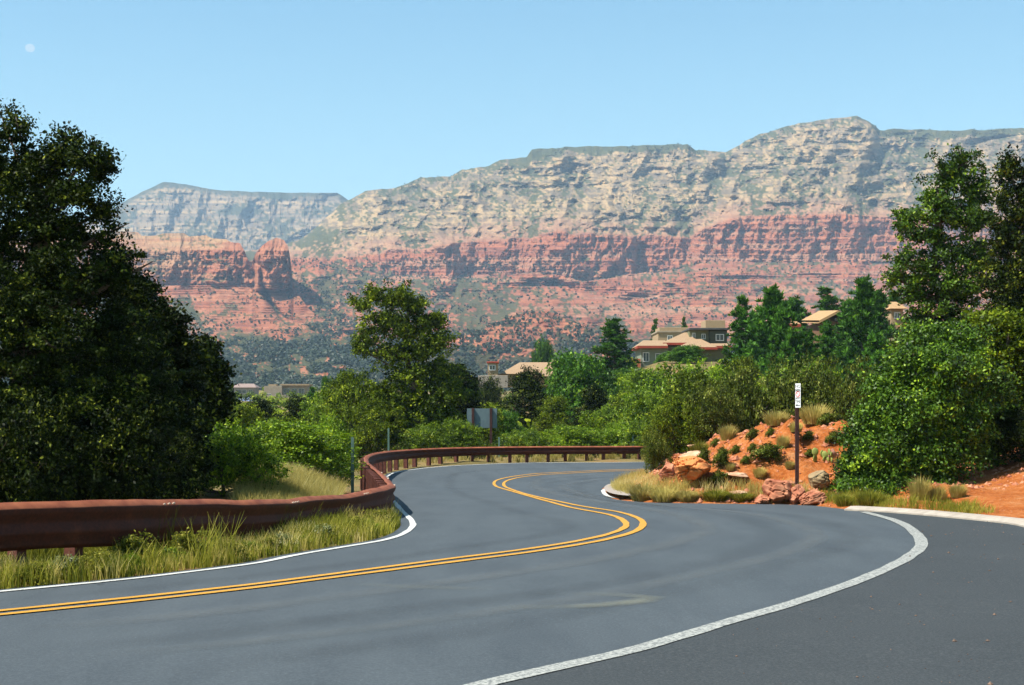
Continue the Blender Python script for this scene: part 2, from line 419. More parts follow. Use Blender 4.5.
def track(P, width, name, mat, lift):
    P = resample(catmull([unp(*p) for p in P], 8), .3); n = len(P); V = []; A = []
    us = np.linspace(-1, 1, 7); ends = ss(np.arange(n) / 6) * ss((n - 1 - np.arange(n)) / 6)
    for u in us:
        q = offset(P, u * width / 2); V.append(np.c_[q, np.interp(q[:, 1], _gy, _gz) + lift]); A.append((1 - u * u) ** 1.3 * ends)
    i = np.arange(n - 1); Fc = np.concatenate([np.c_[i + k * n, i + 1 + k * n, i + 1 + (k + 1) * n, i + (k + 1) * n] for k in range(6)])
    return tag(link(name, npmesh(name, np.concatenate(V), Fc, mat, {'edge': np.concatenate(A)})), kind='structure')
dk = film('tyre_polish', (.032, .038, .044), .18); lt = film('dusty_wear', (.115, .128, .132), .5); sc = film('pale_scuff', (.19, .195, .15), .65)
track([(0, 652), (200, 636), (400, 610), (600, 585), (740, 555), (775, 532), (720, 514), (640, 504), (570, 493), (550, 484), (590, 478.5), (640, 477)], .75, 'wheel_track', dk, .006)
track([(120, 684), (300, 655), (480, 630), (680, 590), (830, 550), (848, 530), (780, 514), (690, 507), (612, 501), (577, 489), (590, 482), (640, 480)], .75, 'wheel_track', dk, .0065)
track([(0, 602), (150, 588), (330, 567), (480, 545), (560, 532), (562, 522), (505, 508), (462, 494), (450, 482), (480, 471), (640, 466.5)], .6, 'wheel_track', dk, .007)
track([(60, 660), (250, 642), (450, 618), (640, 587), (790, 551), (812, 531), (750, 514), (665, 505.5), (592, 497), (563, 486.5), (590, 480.3), (640, 478.3)], .5, 'worn_lane_centre', lt, .0075)
track([(0, 632), (200, 614), (420, 586), (600, 559), (690, 538), (705, 526), (668, 513), (600, 502), (548, 492), (535, 483), (560, 477), (640, 474)], .6, 'worn_lane_centre', lt, .008)
track([(470, 608), (560, 607.5), (620, 604), (650, 599.5), (640, 596.5), (590, 594.5), (540, 593)], .42, 'tyre_mark', sc, .009)
track([(330, 583), (430, 588), (520, 590)], .4, 'tyre_mark', sc, .009)
conc = simple('concrete', (.26, .22, .18), (.40, .35, .29), 3, .9, .01)
# pale kerb along the foot of the bank
def kerb(P, w0, h, name, mat):
    P = resample(P, .5); n = len(P)
    prof = [(-w0, -.12), (-w0, h * .35), (-w0 + .05, h * .5), (-.12, h), (.10, h), (.12, -.12)]
    V = []
    for (u, v) in prof:
        q = offset(P, u); V.append(np.c_[q, np.interp(q[:, 1], _gy, _gz) + v])
    k = len(prof); V = np.concatenate(V); Fc = []
    for j in range(k - 1):
        i = np.arange(n - 1); Fc.append(np.c_[i + j * n, i + (j + 1) * n, i + 1 + (j + 1) * n, i + 1 + j * n])
    return tag(link(name, npmesh(name, V, np.concatenate(Fc), mat)), kind='structure')
kk = catmull(KBp[4:] + [(14.5, 28), (19, 22), (26, 10)], 5)
kerb(kk, .32, .09, 'kerb', conc)
apron = [tuple(p) for p in catmull([unp(640, 501.6), unp(618, 499.5), unp(607, 496), unp(604, 491.5), unp(609, 487.5), unp(622, 485.2), unp(650, 484)], 4)]
cz = flat(apron, 'concrete_apron', simple('pale_dust', (.24, .20, .17), (.34, .29, .25), 2, .95), .03)
for v in cz.data.vertices: v.co.z += .10

# ------------------------------------------------------------------ mountains
def col3(*c): return np.array(c, float)
CREAM = col3(.39, .265, .14); CREAM2 = col3(.17, .13, .09); PINK = col3(.35, .18, .11); RED = col3(.37, .135, .07); RED2 = col3(.21, .075, .048)
VEG = col3(.038, .050, .026); VEG2 = col3(.075, .088, .042)
def lerp(a, b, t): return a + (b - a) * np.clip(t, 0, 1)[..., None]
mrock, nt, b = newmat('sandstone')
a = nt.nodes.new('ShaderNodeAttribute'); a.attribute_name = 'rock'
f = noisetex(nt, .12, 6, .7, stretch=(1, 1, 2.5)); f2 = noisetex(nt, .03, 6, .7, stretch=(1, 1, 3))
c = mixc(nt, .8, a.outputs['Color'], ramp(nt, f, [(.32, (.6, .6, .62)), (.5, (1, 1, 1)), (.68, (1.3, 1.3, 1.26))]), 'MULTIPLY')
nt.links.new(c, b.inputs['Base Color']); b.inputs['Roughness'].default_value = .95; b.inputs['Specular IOR Level'].default_value = 0
bump(nt, b, f, .8, 6)
def massif(name, xs, sky_pts, ybot, nrow, Df, Cf, jag=1.2, seed=0, pw=1.0):
    S = ip(xs, sky_pts) + jag * (fbm(xs / 9, xs * 0, 4, seed) - .5) * 2
    t = np.linspace(0, 1, nrow) ** pw
    X, T = np.meshgrid(xs, t)
    Yp = S[None] + T * (ybot - S[None])
    D = Df(X, Yp, S[None] + 0 * Yp)
    C = Cf(X, Yp, S[None] + 0 * Yp, D)
    wx = (X - CX) / F * D; wz = (HY - Yp) / F * D
    # the plateau goes on behind the crest, then falls away
    bx = []; bz = []; by = []
    for dd, dz in ((1500, -.3), (500, -.06), (120, -.008)):
        dd = dd * D[0].mean() / 3600
        bx.append(wx[0] * (1 + dd / D[0])); by.append(D[0] + dd); bz.append(wz[0] * (1 + dz))
    V = np.stack([np.r_[np.array(bx), wx], np.r_[np.array(by), D], np.r_[np.array(bz), wz]], -1)
    Cc = np.r_[np.repeat(C[:1], 3, 0), C]
    nr, nc = V.shape[:2]
    me = npmesh(name, V.reshape(-1, 3), grid_faces(nr, nc), mrock, {'rock': Cc.reshape(-1, 3)}, False)
    o = tag(link(name, me), kind='structure')
    return V[3:], X, Yp, C, o
# main escarpment
SK = [(-200, 300), (200, 262), (300, 240), (318, 226), (340, 205), (365, 191), (395, 188), (420, 178), (435, 177), (450, 176), (462, 169), (485, 167), (500, 160), (527, 157), (532, 150), (560, 147.5), (620, 146), (688, 144), (696, 150), (725, 152), (735, 147), (760, 134), (790, 125), (830, 118.5), (857, 116), (868, 121), (880, 130), (900, 129), (950, 130.5), (1024, 128), (1100, 124), (1300, 135)]
CT = [(-200, 262), (300, 258), (360, 256), (390, 251), (430, 248), (470, 240), (520, 238), (560, 232), (590, 234), (640, 236), (690, 236), (705, 228), (730, 219), (780, 214), (860, 215), (930, 220), (1300, 215)]
CB = [(-200, 275), (300, 268), (360, 266), (385, 276), (430, 279), (480, 277), (540, 272), (585, 280), (620, 276), (680, 268), (700, 262), (780, 262), (860, 262), (930, 262), (1300, 262)]
def D_main(X, Y, S):
    wx = X + 10 * (fbm(X / 30, Y / 30, 3, 90) - .5)
    ct = ip(X, CT) + 5 * (fbm(X / 14, X * 0, 3, 71) - .5); cb = ip(X, CB) + 6 * (fbm(X / 20, X * 0, 3, 72) - .5)
    u = np.clip((ct - Y) / np.maximum(ct - S, 2), 0, 1)
    up = 2700 + 1000 * u ** .85
    cl = 2610 + 90 * np.clip((cb - Y) / (cb - ct), 0, 1)
    lo = np.interp(Y, [262, 300, 320, 350, 396], [2600, 2150, 1850, 1500, 980])
    lo = np.minimum(lo, 2610)
    D = np.where(Y < ct, up, np.where(Y < cb, cl, lo))
    inu = ss((ct - Y) / 10); inc = ss((Y - ct + 14) / 16) * ss((cb + 22 - Y) / 26); inl = ss((Y - cb) / 12)
    fade = ss((Y - S) / 10) * .8 + .2
    D -= 330 * (ridged((wx + .45 * Y) / 75, Y / 150, 4, 5) - .55) * inu * fade
    D -= 110 * (ridged((wx - .5 * Y) / 26, Y / 30, 4, 6) - .55) * inu * fade
    D -= 60 * (fbm(wx / 7, Y / 3.6, 4, 7) - .5) * inu * fade
    tier = ((Y + .12 * X + 26 * fbm(X / 70, Y / 50, 3, 171)) / 21) % 1
    D += 75 * (np.abs(tier - .22) * 1.3 - .3) * inu * fade * ss((fbm(X / 40, Y / 16, 2, 172) - .35) / .2)
    D -= (120 + 160 * fbm(X / 60, Y / 60, 2, 95)) * (ridged((wx + 12 * fbm(X / 9, Y / 9, 2, 96)) / 60, Y / 200, 3, 9) - .5) * inc * (1 - .6 * ss((X - 690) / 20))
    D -= 55 * (ridged((wx + 9 * fbm(X / 6, Y / 8, 2, 97)) / 15, Y / 40, 3, 10) - .5) * inc
    D -= 26 * (fbm(wx / 4, Y / 5, 3, 12) - .5) * inc
    D -= 300 * (fbm(wx / 80, Y / 45, 4, 13) - .5) * inl * ss((400 - Y) / 60)
    D -= 60 * (ridged(wx / 25, Y / 14, 3, 14) - .5) * inl * ss((390 - Y) / 40)
    yy = Y + 6 * (fbm(X / 60, Y / 30, 3, 15) - .5)
    saw = np.abs(((yy / 5.5) % 1) - .2); saw2 = np.abs(((yy / 2.7) % 1) - .25)
    D += (16 * saw + 7 * saw2) * (.3 + .7 * inl * ss((345 - Y) / 20) + .12 * inc)
    return D
def C_main(X, Y, S, D):
    ct = ip(X, CT) + 5 * (fbm(X / 14, X * 0, 3, 71) - .5); cb = ip(X, CB)
    st = fbm(X / 50, Y / 1.6, 3, 21); st2 = fbm(X / 90, Y / 3.5, 3, 22); sp = fbm(X / 5, Y / 3.5, 4, 23); big = fbm(X / 60, Y / 30, 4, 24)
    c = lerp(CREAM2[None, None], CREAM, .5 + (st - .5) * 1.6 + (sp - .5) * 3.2)
    c = lerp(c, PINK, ss((Y - ct + 26) / 26) * (.3 + .9 * st2))
    red = lerp(RED2[None, None], RED, (st - .25) * 2); red = lerp(red, PINK, (st2 - .45) * 3)
    k = ss((Y - ct + 3) / 6)
    c = c * (1 - k[..., None]) + red * k[..., None]
    fine = fbm(X / 2.6, Y / 1.9, 3, 25)
    v = fine * .55 + sp * .28 + big * .40 - .05
    kx = np.cumsum(np.pad(D, ((0, 0), (15, 14)), 'edge'), 1); mean = (kx[:, 29:] - np.pad(kx, ((0, 0), (1, 0)))[:, :-30]) / 30
    v = v + np.clip((D - mean) / 220, -.12, .12)
    g = np.gradient(D, axis=0) * -1 / np.maximum(np.gradient(Y, axis=0), .01)      # metres back per row: gentle where large
    gentle = np.clip(g / 12, -.6, 1.2)
    thr = np.where(Y < ct, .64, np.where(Y < cb, .74, .62 - .10 * ss((Y - 325) / 40)))
    capw = 3 + 12 * fbm(X / 22, X * 0, 3, 173)
    cap = ss((S + capw - Y) / 4) * ((X < 705) * (X > 520) * 1.2 + (X > 870) * .8 + .3)
    thr = thr + .07 * ss((X - 590) / 60) * ss((Y - cb) / 6) * ss((335 - Y) / 10)
    thr = thr - .055 * ss((X - 290) / 25) * ss((540 - X) / 60) * ss((Y - 262) / 12) - .03 * ss((Y - cb) / 10)
    vm = ss((v - thr + .05 * gentle + .22 * cap) / .09)
    valley = ss((Y - 335) / 25 + (fbm(X / 40, Y / 12, 3, 28) - .5)) * .8
    vm = np.clip(np.maximum(vm * .9, valley * .85), 0, .95)
    vg = lerp(VEG[None, None], VEG2, fine)
    return c * (1 - vm[..., None]) + vg * vm[..., None]
Vm, Xm, Ym, Cm, om = massif('mountain', np.arange(-160, 1190, 1.0), SK, 398, 330, D_main, C_main, 1.3, 40)
# pale mesa behind on the left
SK2 = [(-300, 260), (60, 232), (100, 214), (120, 204), (140, 193), (163, 182), (185, 184), (215, 190), (260, 192), (320, 193), (337, 193), (350, 201), (380, 215), (460, 230)]
def D_mesa(X, Y, S):
    D = 5000 + 900 * np.clip((262 - Y) / np.maximum(262 - S, 5), 0, 1)
    wx = X + 8 * (fbm(X / 25, Y / 25, 3, 91) - .5)
    D -= 340 * (ridged((wx + .3 * Y) / 48, Y / 90, 4, 31) - .5) * ss((Y - S) / 8)
    D -= 90 * (ridged(wx / 11, Y / 18, 4, 32) - .5) * ss((Y - S) / 6)
    yy = Y + 4 * (fbm(X / 60, Y / 30, 3, 33) - .5)
    D += 14 * np.abs(((yy / 7) % 1) - .2) + 6 * np.abs(((yy / 3) % 1) - .2) + 60 * (fbm(wx / 7, Y / 4, 3, 37) - .5)
    return D
def C_mesa(X, Y, S, D):
    st = fbm(X / 50, Y / 1.7, 3, 34); v = fbm(X / 3, Y / 2, 3, 35) * .5 + fbm(X / 40, Y / 14, 3, 36) * .5
    c = lerp(CREAM2[None, None], CREAM, (st - .3) * 2.2)
    vm = np.clip(ss((v - .52) / .06) * .85 + ss((S + 7 - Y) / 5) * .8, 0, .92)
    return c * (1 - vm[..., None]) + VEG * vm[..., None]
massif('far_mesa', np.arange(-300, 460, 1.0), SK2, 290, 100, D_mesa, C_mesa, .6, 50)
# red butte with its spire, left of centre
SK3 = [(-200, 250), (60, 240), (100, 236), (125, 231), (138, 232), (142, 236), (158, 235), (163, 233), (184, 233), (189, 236), (206, 235), (212, 238), (226, 239), (231, 242), (240, 243), (244, 250), (249, 262), (252, 262), (256, 253), (262, 246), (268, 241), (276, 237.5), (284, 240), (288, 246), (290, 256), (291.5, 268), (293, 284), (300, 297), (308, 308), (318, 316), (330, 324), (345, 334), (370, 348), (420, 366)]
def crackx(Y): return ip(Y, [(240, 247), (256, 249), (268, 262), (285, 263), (300, 269), (315, 280), (330, 296), (345, 310)])
def D_butte(X, Y, S):
    wx = X + 5 * (fbm(X / 14, Y / 14, 3, 92) - .5)
    D = np.interp(Y, [232, 246, 250, 285, 300, 322, 345, 398], [2330, 2190, 2150, 2110, 2010, 1850, 1560, 960])
    foot = ss((X - 110) / 150)
    D -= 30 * foot
    sp = ss((X - 254) / 4) * ss((296 - X) / 5) * ss((292 - Y) / 4)
    D -= sp * (20 + 50 * np.sqrt(np.clip(1 - ((X - 268) / 26) ** 2, 0, 1)))
    D -= sp * 34 * (ridged((X + .25 * Y) / 10, Y / 60, 3, 192) - .4)
    inc = ss((288 - Y) / 6)
    D -= 58 * (ridged((wx + 8 * fbm(X / 7, Y / 7, 2, 98)) / 34, Y / 60, 3, 41) - .5) * inc * (1 - .5 * sp)
    D -= 30 * (ridged((wx + 6 * fbm(X / 5, Y / 5, 2, 99)) / 9, Y / 14, 3, 42) - .5) * inc
    D -= 16 * (fbm(wx / 3, Y / 4, 3, 43) - .5) * inc
    D -= 60 * (fbm(wx / 24, Y / 30, 3, 44) - .5) * (1 - inc) * ss((390 - Y) / 30)
    cr = np.exp(-((X - crackx(Y)) / 3.2) ** 2) * ss((345 - Y) / 15)
    D += (30 + 45 * ss((Y - 285) / 15)) * cr
    yy = Y + 3 * (fbm(X / 40, Y / 20, 3, 45) - .5)
    D += (15 * np.abs(((yy / 5) % 1) - .2) + 8 * np.abs(((yy / 2.3) % 1) - .25)) * (.25 + .7 * (1 - inc)) * ss((345 - Y) / 12)
    return D
def C_butte(X, Y, S, D):
    st = fbm(X / 40, Y / 1.5, 3, 46); st2 = fbm(X / 60, Y / 3, 3, 47); fine = fbm(X / 2.6, Y / 1.9, 3, 48); big = fbm(X / 26, Y / 9, 4, 49)
    c = lerp(RED2[None, None], RED, (st - .2) * 2); c = lerp(c, col3(.38, .17, .095), (st2 - .42) * 3)
    cream = lerp(col3(.32, .21, .12)[None, None], CREAM, (st - .3) * 2.2)
    k = .75 * ss((256 - Y + 30 * (st2 - .5) + 14 * (big - .5)) / 20) * ss((246 - X) / 30); k2 = ss((284 - Y) / 22) * ss((215 - X) / 50) * .45
    k = np.maximum(k, k2)[..., None]; c = c * (1 - k) + cream * k
    cr = np.exp(-((X - crackx(Y)) / 2.6) ** 2) * ss((Y - 290) / 8)
    edge = ss((Y - ip(X, [(100, 290), (190, 292), (205, 325), (235, 330), (285, 338), (300, 330), (325, 322), (420, 320)]) + 10 * (big - .5)) / 8)
    v = fine * .5 + big * .5
    vm = np.clip(np.maximum(ss((v - .60 + .03 * ss((240 - X) / 50) * ss((Y - 285) / 10)) / .05) * .85, np.maximum(cr, edge * ss((v - .40) / .08))), 0, .95)
    vg = lerp(VEG[None, None], VEG2, fine)
    return c * (1 - vm[..., None]) + vg * vm[..., None]
Vb, Xb, Yb, Cb, ob = massif('red_butte', np.arange(-200, 420, .8), SK3, 399, 230, D_butte, C_butte, .5, 60)
# low red hill in the middle
SK4 = [(360, 372), (430, 350), (455, 338), (480, 331), (500, 321), (515, 315), (530, 311.5), (545, 311), (556, 314), (575, 323), (600, 333), (640, 346), (720, 366)]
def D_hill(X, Y, S):
    D = np.interp(Y, [311, 330, 360, 398], [1520, 1400, 1200, 900]) - 70 * (fbm(X / 22, Y / 14, 4, 51) - .5)
    D += 9 * np.abs(((Y / 4 + X / 60) % 1) - .2)
    return D
def C_hill(X, Y, S, D):
    st = fbm(X / 25, Y / 1.6, 3, 52); v = fbm(X / 3, Y / 2.2, 3, 53) * .55 + fbm(X / 22, Y / 9, 3, 54) * .45
    c = lerp(RED2[None, None], col3(.38, .15, .08), (st - .2) * 2)
    vm = ss((v - .52 + .16 * ss((Y - 335) / 20) + .08 * ss((500 - X) / 40)) / .06)[..., None] * .92
    return c * (1 - vm) + VEG * vm
Vh, Xh, Yh, Ch, oh = massif('red_hill', np.arange(360, 720, .8), SK4, 400, 110, D_hill, C_hill, .5, 62)
# junipers scattered over the lower slopes: nobody could count them
def woodland(V, X, Yp, name, n, ymin, ymax, seed, dens):
    r = np.random.default_rng(seed)
    p = dens(X, Yp) * ((Yp > ymin) & (Yp < ymax)); p = (p / p.sum()).ravel()
    idx = r.choice(p.size, n, p=p); C = V.reshape(-1, 3)[idx]
    C = C + r.normal(0, 1.2, C.shape) * (1, 1, 0)
    k = 9; hh = r.uniform(1.6, 4.2, n); ww = hh * r.uniform(.38, .6, n)
    u = r.normal(size=(n, k, 3)); u /= np.linalg.norm(u, axis=2)[..., None]
    c = C[:, None] + u * np.stack([ww, ww, hh * .5], -1)[:, None] * .75 + np.array([0, 0, 1]) * (hh * .45)[:, None, None]
    sz = (ww[:, None] * r.uniform(.45, .8, (n, k)))[..., None]
    t = r.normal(size=(n, k, 3)); t -= (t * u).sum(2)[..., None] * u; t /= np.linalg.norm(t, axis=2)[..., None]; bt = np.cross(u, t)
    q = np.stack([c + t * sz, c + bt * sz, c - t * sz, c - bt * sz], 2).reshape(-1, 3)
    Fc = np.arange(len(q)).reshape(-1, 4)
    tn = np.repeat(r.random(n), k * 4)
    tag(link(name, npmesh(name, q, Fc, M['woodland'], {'tint': tn})), label='dark juniper woodland dotting the lower mountain slopes', cat='woodland', kind='stuff')
woodland(Vm, Xm, Ym, 'juniper_woodland', 26000, 258, 394, 1, lambda X, Y: (.22 + 1.2 * ss((Y - 325) / 30) + .5 * ss((X - 290) / 25) * ss((540 - X) / 60)) * ss((fbm(X / 22, Y / 8, 3, 81) - .38) / .2))
woodland(Vb, Xb, Yb, 'juniper_woodland', 14000, 290, 395, 2, lambda X, Y: (.12 + 1.4 * ss((Y - 335) / 20)) * ss((fbm(X / 20, Y / 8, 3, 82) - .34) / .2) * (X > 60))
woodland(Vh, Xh, Yh, 'juniper_woodland', 5200, 313, 396, 3, lambda X, Y: (.5 + .8 * ss((Y - 335) / 20)) * ss((fbm(X / 15, Y / 8, 3, 83) - .33) / .2))
# trees standing on the plateau rim
for (a0, a1, n, sd) in ((530, 700, 160, 4), (872, 1030, 120, 5), (400, 470, 60, 6), (735, 800, 50, 8)):
    woodland(Vm[:12], Xm[:12], Ym[:12], 'rim_pine_belt', n, 100, 400, sd, lambda X, Y, a0=a0, a1=a1: ((X > a0) & (X < a1)) * (fbm(X / 6, X * 0, 2, 84) > .5) * 1.0)
for o in list(col.objects):
    if o.name.startswith('rim_pine_belt'): o['label'] = 'thin belt of pines along the rim of the plateau'
    if o.name.startswith('juniper_woodland') or o.name.startswith('rim_pine'): o.pop('category', None); o['category'] = 'woodland'

# ------------------------------------------------------------------ foliage
def leaves(C, Nn, a, bwid, tint, r, name, mat):
    n = len(C)
    t = r.normal(size=(n, 3)); t -= (t * Nn).sum(1)[:, None] * Nn; t /= np.linalg.norm(t, axis=1)[:, None] + 1e-9
    bt = np.cross(Nn, t)
    a = np.broadcast_to(a, (n,))[:, None]; bwid = np.broadcast_to(bwid, (n,))[:, None]
    q = np.stack([C + t * a, C + bt * bwid, C - t * a, C - bt * bwid], 1).reshape(-1, 3)
    return npmesh(name, q, np.arange(4 * n).reshape(-1, 4), mat, {'tint': np.repeat(np.clip(tint, 0, 1), 4)})
def crown(blobs, n, leaf, cr, seed, name, mat, shell=.5, per=36, flat_=.7, outw=.5, jit=.16, tintup=.0):
    r = np.random.default_rng(seed)
    B = np.array(blobs, float); wgt = (B[:, 3] * B[:, 5] + B[:, 3] * B[:, 4] + B[:, 4] * B[:, 5]); wgt /= wgt.sum()
    nc = max(8, n // per); bi = r.choice(len(B), nc, p=wgt)
    d = r.normal(size=(nc, 3)); d /= np.linalg.norm(d, axis=1)[:, None]
    rr = (shell ** 3 + (1 - shell ** 3) * r.random(nc)) ** (1 / 3) * (1 + r.normal(0, jit, nc))
    P = B[bi, :3] + d * rr[:, None] * B[bi, 3:6]
    crs = cr * r.uniform(.55, 1.35, nc)
    k = r.poisson(per, nc) + 2
    ci = np.repeat(np.arange(nc), k); m_ = len(ci)
    o = r.normal(size=(m_, 3)); o[:, 2] *= flat_
    C = P[ci] + o * crs[ci][:, None] * .55
    out = C - B[bi[ci], :3]; out /= np.linalg.norm(out, axis=1)[:, None] + 1e-9
    Nn = r.normal(size=(m_, 3)); Nn /= np.linalg.norm(Nn, axis=1)[:, None]
    Nn = Nn + out * outw + np.array([0, 0, .35]); Nn /= np.linalg.norm(Nn, axis=1)[:, None] + 1e-9
    tint = r.normal(.46, .20, nc)[ci] + r.normal(0, .2, m_) + tintup * (o[:, 2])
    s = leaf * r.uniform(.6, 1.3, m_)
    return leaves(C, Nn, s, s * .55, tint, r, name, mat), P
def limbs(base, blobs, r0, seed, lean=0, P=None, nb=40):
    r = random.Random(seed); mb = MB()
    top = max(b[2] for b in blobs); base = Vector(base)
    cx = sum(b[0] for b in blobs) / len(blobs); cy = sum(b[1] for b in blobs) / len(blobs)
    tip = Vector((cx, cy, base.z + (top - base.z) * .92))
    pts = []
    for i in range(7):
        t = i / 6
        p = base.lerp(tip, t) + Vector((r.uniform(-1, 1), r.uniform(-1, 1), 0)) * r0 * 1.6 * math.sin(t * math.pi)
        pts.append(p)
    pts[0] = base - Vector((0, 0, .25))
    mb.tube(pts, [r0 * (1.25 - .95 * i / 6) for i in range(7)], 8)
    for b in blobs:
        c = Vector(b[:3]); t = min(.85, max(.12, (c.z - base.z - abs(c.x - cx) * .5) / max(.1, tip.z - base.z)))
        s = pts[int(t * 6)].lerp(pts[min(6, int(t * 6) + 1)], t * 6 % 1)
        mid = s.lerp(c, .5) + Vector((r.uniform(-.1, .1), r.uniform(-.1, .1), -.08)) * (c - s).length
        rr = r0 * .5 * (1.1 - t)
        mb.tube([s, mid, c, c + (c - mid) * .5], [rr + .01, rr * .7 + .008, rr * .4 + .006, .006], 6)
    if P is not None:
        for i in range(min(nb, len(P))):
            c = Vector(P[r.randrange(len(P))]); b = min(blobs, key=lambda q: (Vector(q[:3]) - c).length); s = Vector(b[:3])
            mb.tube([s, s.lerp(c, .6) + Vector((0, 0, -.05)), c], [r0 * .12, r0 * .07, .004], 4)
    return mb
def plantobj(name, label, cat, group, base, crown_me, trunk_me, scale=(1, 1, 1), rz=0):
    e = empty(name, base, label, cat, group, rz); e.scale = scale
    if trunk_me is not None: link('trunk', trunk_me, e)
    link('crown', crown_me, e)
    return e
# ----- prototypes, about 1 unit wide and 1 unit high times their real size
def proto_blob(seed, mat, n, leaf, cr, W, H, lobes, low=.1, trunk=.06, shell=.5, per=36, jit=.16, pointy=0, flat_=.7):
    r = random.Random(seed); bl = []
    for i in range(lobes):
        a = r.uniform(0, 6.283); t = (i + .5) / lobes
        z = (low + (1 - low) * t)
        rad = (.5 - .30 * t ** 1.5 - pointy * t * .2) * W * math.sqrt(r.random())
        s = W * r.uniform(.17, .30) * (1 - pointy * .6 * t)
        zz = min(z * H, H - s * .75)
        bl.append((rad * math.cos(a), rad * math.sin(a), max(zz, s * .6), s, s, s * r.uniform(.7, .95)))
    bl.append((0, 0, H * .45, W * .30, W * .30, H * .34))
    me, P = crown(bl, n, leaf, cr, seed, 'crown', mat, shell, per, flat_, jit=jit)
    tm = limbs((0, 0, 0), bl, trunk * W, seed, P=P).mesh('trunk', M['bark'], True)
    return me, tm, W, H
def proto_conifer(seed, mat, n, W, H, ntuft=260):
    r = np.random.default_rng(seed); T = []; mb = MB()
    mb.tube([(0, 0, -.3), (.02 * H * .3, 0, H * .4), (0, 0, H * .97)], [.022 * H, .015 * H, .004 * H], 8)
    lv = 20
    for i in range(lv):
        z = H * (.06 + .92 * (i / lv)); kb = r.integers(5, 8); f = 1 - i / lv
        for j in range(kb):
            a = r.uniform(0, 6.283); L = W * .5 * (f ** .65 + .07) * r.uniform(.55, 1.15)
            up = L * r.uniform(.1, .5)
            e = np.array([math.cos(a) * L, math.sin(a) * L, z + up]); s = np.array([0, 0, z])
            mb.tube([s, (s + e) / 2 - [0, 0, .05 * L], e], [.006 * H * (f + .2), .004 * H * (f + .1), .003], 4)
            for t in np.linspace(.3, 1, max(3, int(L / (.055 * W)))):
                T.append(s + (e - s) * t + r.normal(0, .025 * W, 3))
    T = np.array(T); k = max(8, n // len(T)); ci = np.repeat(np.arange(len(T)), k)
    d = r.normal(size=(len(ci), 3)); d[:, 2] = np.abs(d[:, 2]) * .9 + .1; d /= np.linalg.norm(d, axis=1)[:, None]
    ln = W * .045 * r.uniform(.6, 1.3, len(ci))
    C = T[ci] + d * ln[:, None] * .9
    # each needle spray points outwards from its tuft
    sd = np.cross(d, r.normal(size=d.shape)); sd /= np.linalg.norm(sd, axis=1)[:, None]
    a = ln[:, None]; b_ = (ln * .26)[:, None]
    q = np.stack([C + d * a, C + sd * b_, C - d * a, C - sd * b_], 1).reshape(-1, 3)
    tint = r.normal(.45, .17, len(T))[ci] + r.normal(0, .12, len(ci))
    me = npmesh('crown', q, np.arange(len(q)).reshape(-1, 4), mat, {'tint': np.repeat(np.clip(tint, 0, 1), 4)})
    return me, mb.mesh('trunk', M['bark'], True), W, H
PR = {}
PR['oak0'] = proto_blob(11, M['oak'], 26000, .085, .34, 6, 4, 16, trunk=.02)
PR['oak1'] = proto_blob(12, M['oak'], 26000, .085, .34, 6, 4.5, 18, trunk=.02)
PR['oak2'] = proto_blob(13, M['juniper'], 24000, .09, .36, 6, 5, 17, trunk=.025)
PR['jun0'] = proto_blob(14, M['dark'], 24000, .085, .34, 5, 6, 18, trunk=.04, pointy=.5)
PR['jun1'] = proto_blob(15, M['juniper'], 24000, .085, .32, 5, 6, 18, trunk=.04, pointy=.3)
PR['brt0'] = proto_blob(16, M['bright'], 22000, .11, .4, 6, 5, 15, trunk=.025)
PR['con0'] = proto_conifer(17, M['pine'], 15000, 4, 8)
PR['con1'] = proto_conifer(18, M['pine'], 15000, 4.5, 7.5)
PR['con2'] = proto_conifer(19, M['pine'], 15000, 5, 7)
PR['sag0'] = proto_blob(20, M['sage'], 24000, .05, .22, 4, 2.2, 16, trunk=.015, jit=.2)
PR['sag1'] = proto_blob(21, M['sage'], 24000, .05, .22, 4, 2.4, 16, trunk=.015, jit=.2)
PR['drk0'] = proto_blob(22, M['dark'], 26000, .07, .3, 5, 4, 16, trunk=.02)
_prn = 0
NAME = {'oak': ('oak_shrub', 'shrub'), 'jun': ('juniper_tree', 'tree'), 'brt': ('leafy_tree', 'tree'), 'con': ('pine_tree', 'tree'), 'sag': ('chaparral_shrub', 'shrub'), 'drk': ('dense_shrub', 'shrub')}
def put(kind, px, wpx, top, Y, label, group=None, dz=0, name=None, depth=None):
    global _prn; _prn += 1
    me, tm, W, H = PR[kind]
    X = (px - CX) / F * Y; z = gz(X, Y) + dz
    h = (HY - top) / F * Y - z; wd = wpx / F * Y * 1.0
    n, cat = NAME[kind[:3]]
    if name: n = name
    r = random.Random(_prn * 7 + 3)
    sx = wd / W; sz = max(.15, h / H)
    e = plantobj(n, label, cat, group, (X, Y, z - .03), me, tm, (sx, (depth or wd) / W, sz), r.uniform(0, 6.28) if not depth else 0)
    return e
def pxblob(lst, Y, base):
    out = []
    for (px, py, rx, ry, dy) in lst:
        p = at(px, Y + dy, py) - Vector(base); out.append((p.x, p.y, p.z, rx / F * Y, rx / F * Y * .9, ry / F * Y))
    return out
def custom(name, label, cat, Y, bx, blobs, n, leaf, cr, mat, seed, r0, shell=.4, per=30, jit=.18, nb=60, outw=.4):
    X = (bx - CX) / F * Y; z = gz(X, Y); base = (X, Y, z)
    bl = pxblob(blobs, Y, base)
    me, P = crown(bl, n, leaf, cr, seed, 'crown', mat, shell, per, outw=outw, jit=jit)
    tm = limbs((0, 0, 0), bl, r0, seed, P=P, nb=nb).mesh('trunk', M['bark'], True)
    return plantobj(name, label, cat, None, base, me, tm)
